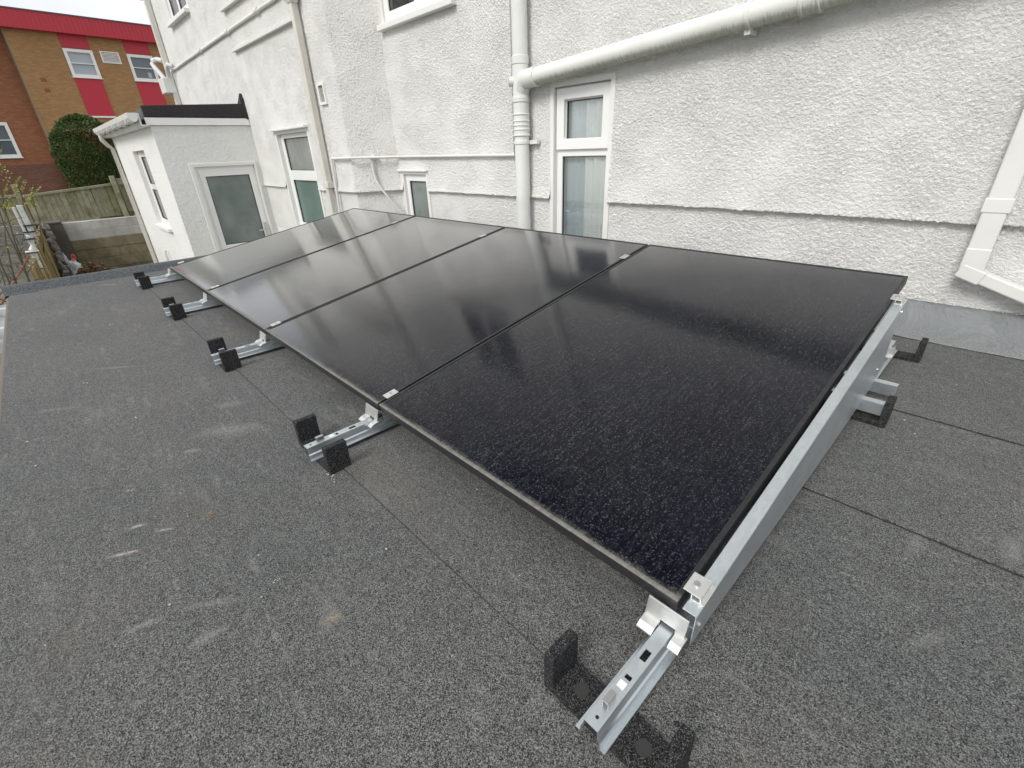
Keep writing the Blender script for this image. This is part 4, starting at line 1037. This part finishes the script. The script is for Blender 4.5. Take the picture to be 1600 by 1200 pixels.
# grey block wall on the left
gw = thing('grey_block_wall', (WX - .6, -2.4, GZ), 'weathered grey block wall behind the bare shrubs at the left edge', 'wall')
GO = (WX - .6, -2.4, GZ)
MB().box(WX - .77, WX - .63, -5.0, -.62, GZ, -.50).build('core', M['concrete_dark'], gw, GO)
zt = -.47; row = 0
while zt > GZ - .1:
    y = -5.0 + (.22 if row % 2 else 0)
    while y + .44 < -.6:
        block(gw, GO, WX - .7 + rnd.uniform(-.006, .006), y + .22, zt - .107, .436, .211, .2, M['block_grey']); y += .44
    zt -= .215; row += 1

# ------------------------------------------------------------------ TIMBER FENCE on the wall
FO = (-16.3, .2, -.5)
def fence(org, P0, P1, z0a, z0b, z1a, z1b, label, mat, bw=.105, cap=True, rails_front=False, posts=()):
    f = thing('timber_fence', org, label, 'fence', 'timber fences round the yard')
    P0, P1 = Vector(P0), Vector(P1); L = (P1 - P0).length; d = (P1 - P0) / L; n = int(L / bw); nrm = Vector((d.y, -d.x, 0))
    ang = math.atan2(d.y, d.x); me = None
    for i in range(n):
        t = (i + .5) / n; c = P0 + d * (L * t); za = z0a + (z0b - z0a) * t; zb = z1a + (z1b - z1a) * t + rnd.uniform(-.008, .008)
        if me is None:
            o = MB().box(-bw * .475, bw * .475, -.009, .009, 0, 1).build('board', mat, f); me = o
        else:
            o = me.copy(); COL.objects.link(o); o.parent = f
        o.location = Vector((c.x, c.y, za)) + nrm * (.006 if i % 2 else -.006) - Vector(org); o.scale = (1, 1, zb - za)
        o.rotation_euler = (rnd.uniform(-.02, .02), rnd.uniform(-.015, .015), ang + rnd.uniform(-.10, .10))
    def bar(za, zb, h, w, off, name):
        mb = MB(); a = P0 + nrm * off; b = P1 + nrm * off
        mb.add([a - nrm * w + Z3 * za, b - nrm * w + Z3 * zb, b + nrm * w + Z3 * zb, a + nrm * w + Z3 * za, a - nrm * w + Z3 * (za + h), b - nrm * w + Z3 * (zb + h), b + nrm * w + Z3 * (zb + h), a + nrm * w + Z3 * (za + h)],
               [(0, 3, 2, 1), (4, 5, 6, 7), (0, 1, 5, 4), (2, 3, 7, 6), (1, 2, 6, 5), (3, 0, 4, 7)])
        mb.build(name, mat, f, org, bevel=.006)
    if cap: bar(z1a - .01, z1b - .01, .055, .045, .01, 'cap_rail')
    if rails_front:
        bar(z0a + .08, z0b + .08, .07, .03, .04, 'rail'); bar(z1a - .16, z1b - .16, .07, .03, .04, 'rail')
    for (t, zt_, w) in posts:
        c = P0 + d * (L * t) + nrm * .05
        MB().box(c.x - w, c.x + w, c.y - w, c.y + w, min(z0a, z0b) - .25, zt_).build('post', mat, f, org, bevel=.01)
    return f
fence((-16.2, .1, -.5), (-16.22, -.78, 0), (-16.42, 1.02, 0), -.44, -.45, .15, .29, 'weathered green-stained timber fence standing on the whitewashed wall', M['fence_wood'], posts=((.995, .50, .055),))
fence((-16.5, 1.7, -.5), (-16.44, 1.10, 0), (-16.6, 2.9, 0), -.46, -.46, .44, .48, 'short timber fence length right of the fence post, half hidden by the porch', M['fence_wood'], cap=False, rails_front=True)
fence((-16.4, -2.5, -.5), (-16.9, -4.6, 0), (-16.65, -.82, 0), -.44, -.44, .10, .16, 'pale timber fence above the grey block wall, behind the yellow-leaved shrub', M['fence_wood'], posts=((.99, .42, .05),))
fence((-12, -.85, GZ), (-15.75, -.735, 0), (-9.0, -.97, 0), GZ, GZ, -.45, -.45, 'brown timber side fence running towards the roof edge', M['fence_new'], bw=.12, cap=False)

# ------------------------------------------------------------------ WHITE STAND with dark trays
so_ = (-10.0, -.93, GZ)
stn = thing('plant_stand', so_, 'narrow white stand with dark trays beside the side fence', 'stand')
for (y0, y1, zb, zt_) in ((-.90, -.865, .02, .27), (-.845, -.78, .10, .29)):
    mb = MB(); mb.box(-10.02, -9.98, y0, y1, zb - .25, zt_); mb.build('upright', M['white_plastic'], stn, so_, bevel=.008)
for i, (z, y) in enumerate(((.02, -.80), (-.07, -.835), (-.17, -.875), (-.36, -.91), (-.60, -.955))):
    MB().box(-10.07, -9.93, y - .07, y + .07, z - .016, z).build('tray', M['gasket'] if i < 4 else M['dark_metal'], stn, so_, bevel=.004)
    if i >= 3: MB().box(-10.08, -9.92, y - .078, y + .078, z, z + .012).build('tray_rim', M['white_plastic'], stn, so_, bevel=.004)
for (z0, z1, y0, y1) in ((-.155, -.07, -.865, -.835), (-.345, -.18, -.90, -.88), (-.59, -.37, -.925, -.915), (-1.0, -.61, -.97, -.955), (-1.7, -1.0, -.98, -.97)):
    pts = [(-10.0, y0 + (y1 - y0) * i / 8 + .018 * math.sin(math.pi * i / 8), z0 + (z1 - z0) * i / 8) for i in range(9)]
    mb = MB().tube(pts, [.036 + .010 * math.cos(2 * math.pi * i / 8) for i in range(9)], 10); o = mb.build('column', M['white_plastic'], stn, so_); smooth_angle(o, 60)

# ------------------------------------------------------------------ CLUTTER in the yard
def blob(name, c, sc, mat, label, cat, seed=0, amp=.3, freq=4, group=None):
    bm = bmesh.new(); bmesh.ops.create_icosphere(bm, subdivisions=4, radius=1)
    for v in bm.verts:
        k = 1 + amp * mnoise.noise(v.co * freq * .5 + Vector((seed, 0, 0))) + amp * .5 * mnoise.noise(v.co * freq * 1.5 + Vector((seed, 3, 0)))
        v.co = Vector((v.co.x * sc[0] * k, v.co.y * sc[1] * k, max(v.co.z, -.6) * sc[2] * k))
    me = bpy.data.meshes.new(name); bm.to_mesh(me); bm.free(); me.materials.append(mat)
    for p in me.polygons: p.use_smooth = True
    o = bpy.data.objects.new(name, me); COL.objects.link(o); o.location = c
    return tag(o, label, cat, group)
blob('white_sack', (-14.6, -.47, GZ + .22), (.18, .13, .33), M['white_plastic'], 'crumpled white sack on the yard floor beside the pilaster', 'sack', 2)
blob('lilac_bag', (-14.9, -.60, GZ + .52), (.12, .075, .16), M['lilac'], 'lilac plastic bag on top of the yard clutter', 'bag', 5)
blob('purple_bag', (-14.2, -.69, GZ + .25), (.12, .07, .10), NT('purple_plastic', base=(.10, .06, .20), rough=.4).m, 'dark purple bag beside the side fence', 'bag', 8)
blob('dark_brown_pot', (-14.45, -.655, GZ + .42), (.11, .07, .06), NT('dark_brown', base=(.07, .03, .02), rough=.6).m, 'dark brown object between lilac and white bags', 'pot', 9, .1)
pts = [(-14.55, -.42 + .03 * math.cos(a), GZ + .60 + .055 * math.sin(a)) for a in np.linspace(0, 2 * math.pi, 20)]
o = MB().tube(pts, .016, 8).build('orange_handle', M['orange_red'], None, (-14.55, -.42, GZ + .6), smooth=True); o.location = (-14.55, -.42, GZ + .6)
tag(o, 'orange-red plastic ring hanging over the white sack', 'ring')
# heap of dead leaves
hp_ = MB()
for _ in range(2600):
    a = rnd.uniform(0, 6.28); q = math.sqrt(rnd.random()); x = -12.9 + .30 * q * math.cos(a); y = -.22 + .30 * q * math.sin(a); z = -1.24 + .20 * (1 - q * q) + rnd.uniform(-.25, .02)
    n = Vector((rnd.gauss(0, 1), rnd.gauss(0, 1), rnd.gauss(0, 1) + .8)).normalized(); t = n.orthogonal().normalized(); b_ = n.cross(t); r = rnd.uniform(.015, .035)
    c = Vector((x, y, z)); hp_.add([c + t * r, c + b_ * r * .6, c - t * r, c - b_ * r * .6], [(0, 1, 2, 3)])
o = hp_.build('dead_leaf_heap', M['brown_leaf'], None, (-12.9, -.2, GZ), merge=False); o.location = (-12.9, -.2, GZ)
tag(o, 'heap of brown dead leaves and cuttings in front of the brown-stained wall', 'leaf heap', kind='stuff')
MB().box(-13.2, -12.6, -.52, .10, GZ, -1.36).build('dark_planter', M['concrete_dark'], None)
tag(bpy.data.objects['dark_planter'], 'dark planter box holding the heap of dead leaves', 'planter')
# reddish pole leaning across the shrubs
o = MB().tube([(-10.0, -1.58, -1.12), (-11.2, -1.2, -.78), (-12.2, -.98, -.60)], [.013, .012, .011], 8).build('red_pole', M['terracotta'], None, (-11, -1.2, -.8)); o.location = (-11, -1.2, -.8)
tag(o, 'thin terracotta-red pole leaning diagonally across the bare shrubs', 'pole')

# ------------------------------------------------------------------ SHRUBS at the left edge
def shrub(org, stems, label, nleaf, lr, seed, zleaf, group='bare shrubs at the left edge'):
    R = random.Random(seed); f = thing('bare_shrub', org, label, 'shrub', group); O = Vector(org); lf = MB(); tips = []
    for (top, bend, r) in stems:
        top = Vector(top); m = MB(); pts = []
        for i in range(11):
            t = i / 10; p_ = O.lerp(top, t) + Vector((0, bend * math.sin(math.pi * t), 0)) + Vector((R.gauss(0, .012), R.gauss(0, .012), 0)) * t; pts.append(p_)
        m.tube(pts, [r * (1 - .75 * i / 10) for i in range(11)], 6); 
        for i in range(3, 11):
            for _ in range(2):
                d = Vector((R.gauss(0, .6), R.gauss(0, .6), R.uniform(.1, .9))).normalized() * R.uniform(.15, .38); q = pts[i]
                tw = [q, q + d * .5 + Vector((0, 0, .02)), q + d]; m.tube(tw, [.005, .004, .002], 4); tips.append((q, d))
        m.build('stem', M['bark'], f, org, merge=False)
    for _ in range(nleaf):
        q, d = R.choice(tips); c = q + d * R.uniform(.2, 1.05) + Vector((R.gauss(0, .03),) * 3)
        if c.z < zleaf: continue
        n = Vector((R.gauss(0, 1), R.gauss(0, 1), R.gauss(0, 1))).normalized(); t = n.orthogonal().normalized(); b_ = n.cross(t); r = R.uniform(.5, 1) * lr
        lf.add([c + t * r, c + b_ * r * .5, c - t * r, c - b_ * r * .5], [(0, 1, 2, 3)])
    if lf.v: lf.build('foliage', M['leaf_yellow'], f, org, merge=False)
    return f
shrub((-12.5, -1.25, GZ), [((-12.4, -.72, .55), .05, .025), ((-12.8, -.92, .80), -.06, .022), ((-12.2, -.62, .30), .1, .02), ((-12.7, -1.1, .9), 0, .02)],
      'leafy yellow-green shrub in front of the pale fence at the left edge', 2200, .03, 3, .12)
shrub((-9.0, -1.32, GZ), [((-9.2, -1.02, .12), -.06, .020), ((-8.8, -.98, -.20), .02, .016), ((-9.1, -1.2, .25), .0, .018)],
      'bare brown twiggy shrub near the roof corner', 60, .02, 11, -.9)
shrub((-7.0, -1.22, GZ), [((-7.2, -1.12, -.05), -.05, .014), ((-6.9, -1.0, -.35), -.03, .012), ((-7.0, -1.3, .1), 0, .014)],
      'bare stems rising just beyond the white gutter', 40, .018, 23, -.9)

# ------------------------------------------------------------------ CLIPPED CONIFER
bo = (-22.0, 1.30, GZ)
bush = thing('clipped_conifer', bo, 'large rounded clipped dark green conifer in front of the brick building', 'bush')
MB().tube([(-22, 1.3, GZ), (-22, 1.32, 1.2)], [.13, .06], 10).build('trunk', M['bark'], bush, bo)
core = MB(); fo = MB(); R = random.Random(5)
def crown_r(th, z):
    zn = (z - GZ) / (2.16 - GZ)          # 0..1
    base = .95 * (max(.0, 1 - ((zn - .66) / .345) ** 2.6)) ** .5 if zn > .66 else .95 * (.28 + .72 * math.sin(min(1, zn / .66) * math.pi / 2) ** 1.2)
    return base * (1 + .07 * mnoise.noise(Vector((math.cos(th) * 1.3, math.sin(th) * 1.3, z * 1.1))))
vs = []; nt, nz_ = 40, 30
for j in range(nz_ + 1):
    z = GZ + (2.12 - GZ) * j / nz_
    for i in range(nt):
        th = 2 * math.pi * i / nt; r = crown_r(th, z) * .90
        vs.append((-22 + r * math.cos(th), 1.3 + r * math.sin(th), z))
core.add(vs, [(j * nt + i, j * nt + (i + 1) % nt, (j + 1) * nt + (i + 1) % nt, (j + 1) * nt + i) for j in range(nz_) for i in range(nt)] + [tuple(nz_ * nt + i for i in range(nt))])
core.build('crown_core', M['hedge'], bush, bo, smooth=True)
for _ in range(38000):
    th = R.uniform(-math.pi * .62, math.pi * .62); z = R.uniform(-.6, 2.20) if R.random() < .8 else R.uniform(1.5, 2.2)
    rr = crown_r(th, z); q = R.random() ** .35 if z > 1.7 else 1
    r = rr * q * (.87 + .17 * R.random() + .04 * mnoise.noise(Vector((th * 5, z * 5, 0))))
    c = Vector((-22 + r * math.cos(th), 1.3 + r * math.sin(th), z + (R.uniform(-.02, .03))))
    out = Vector((math.cos(th), math.sin(th), .7)).normalized()
    d = (out + Vector((R.gauss(0, .5), R.gauss(0, .5), R.gauss(0, .5)))).normalized(); s_ = d.orthogonal().normalized(); s_.rotate(Matrix.Rotation(R.uniform(0, 6.28), 3, d)); l = R.uniform(.03, .075) * (1.7 if R.random() < .06 else 1)
    fo.add([c, c + d * l * .5 + s_ * l * .28, c + d * l, c + d * l * .5 - s_ * l * .28], [(0, 1, 2, 3)])
fo.build('foliage', M['hedge'], bush, bo, merge=False)
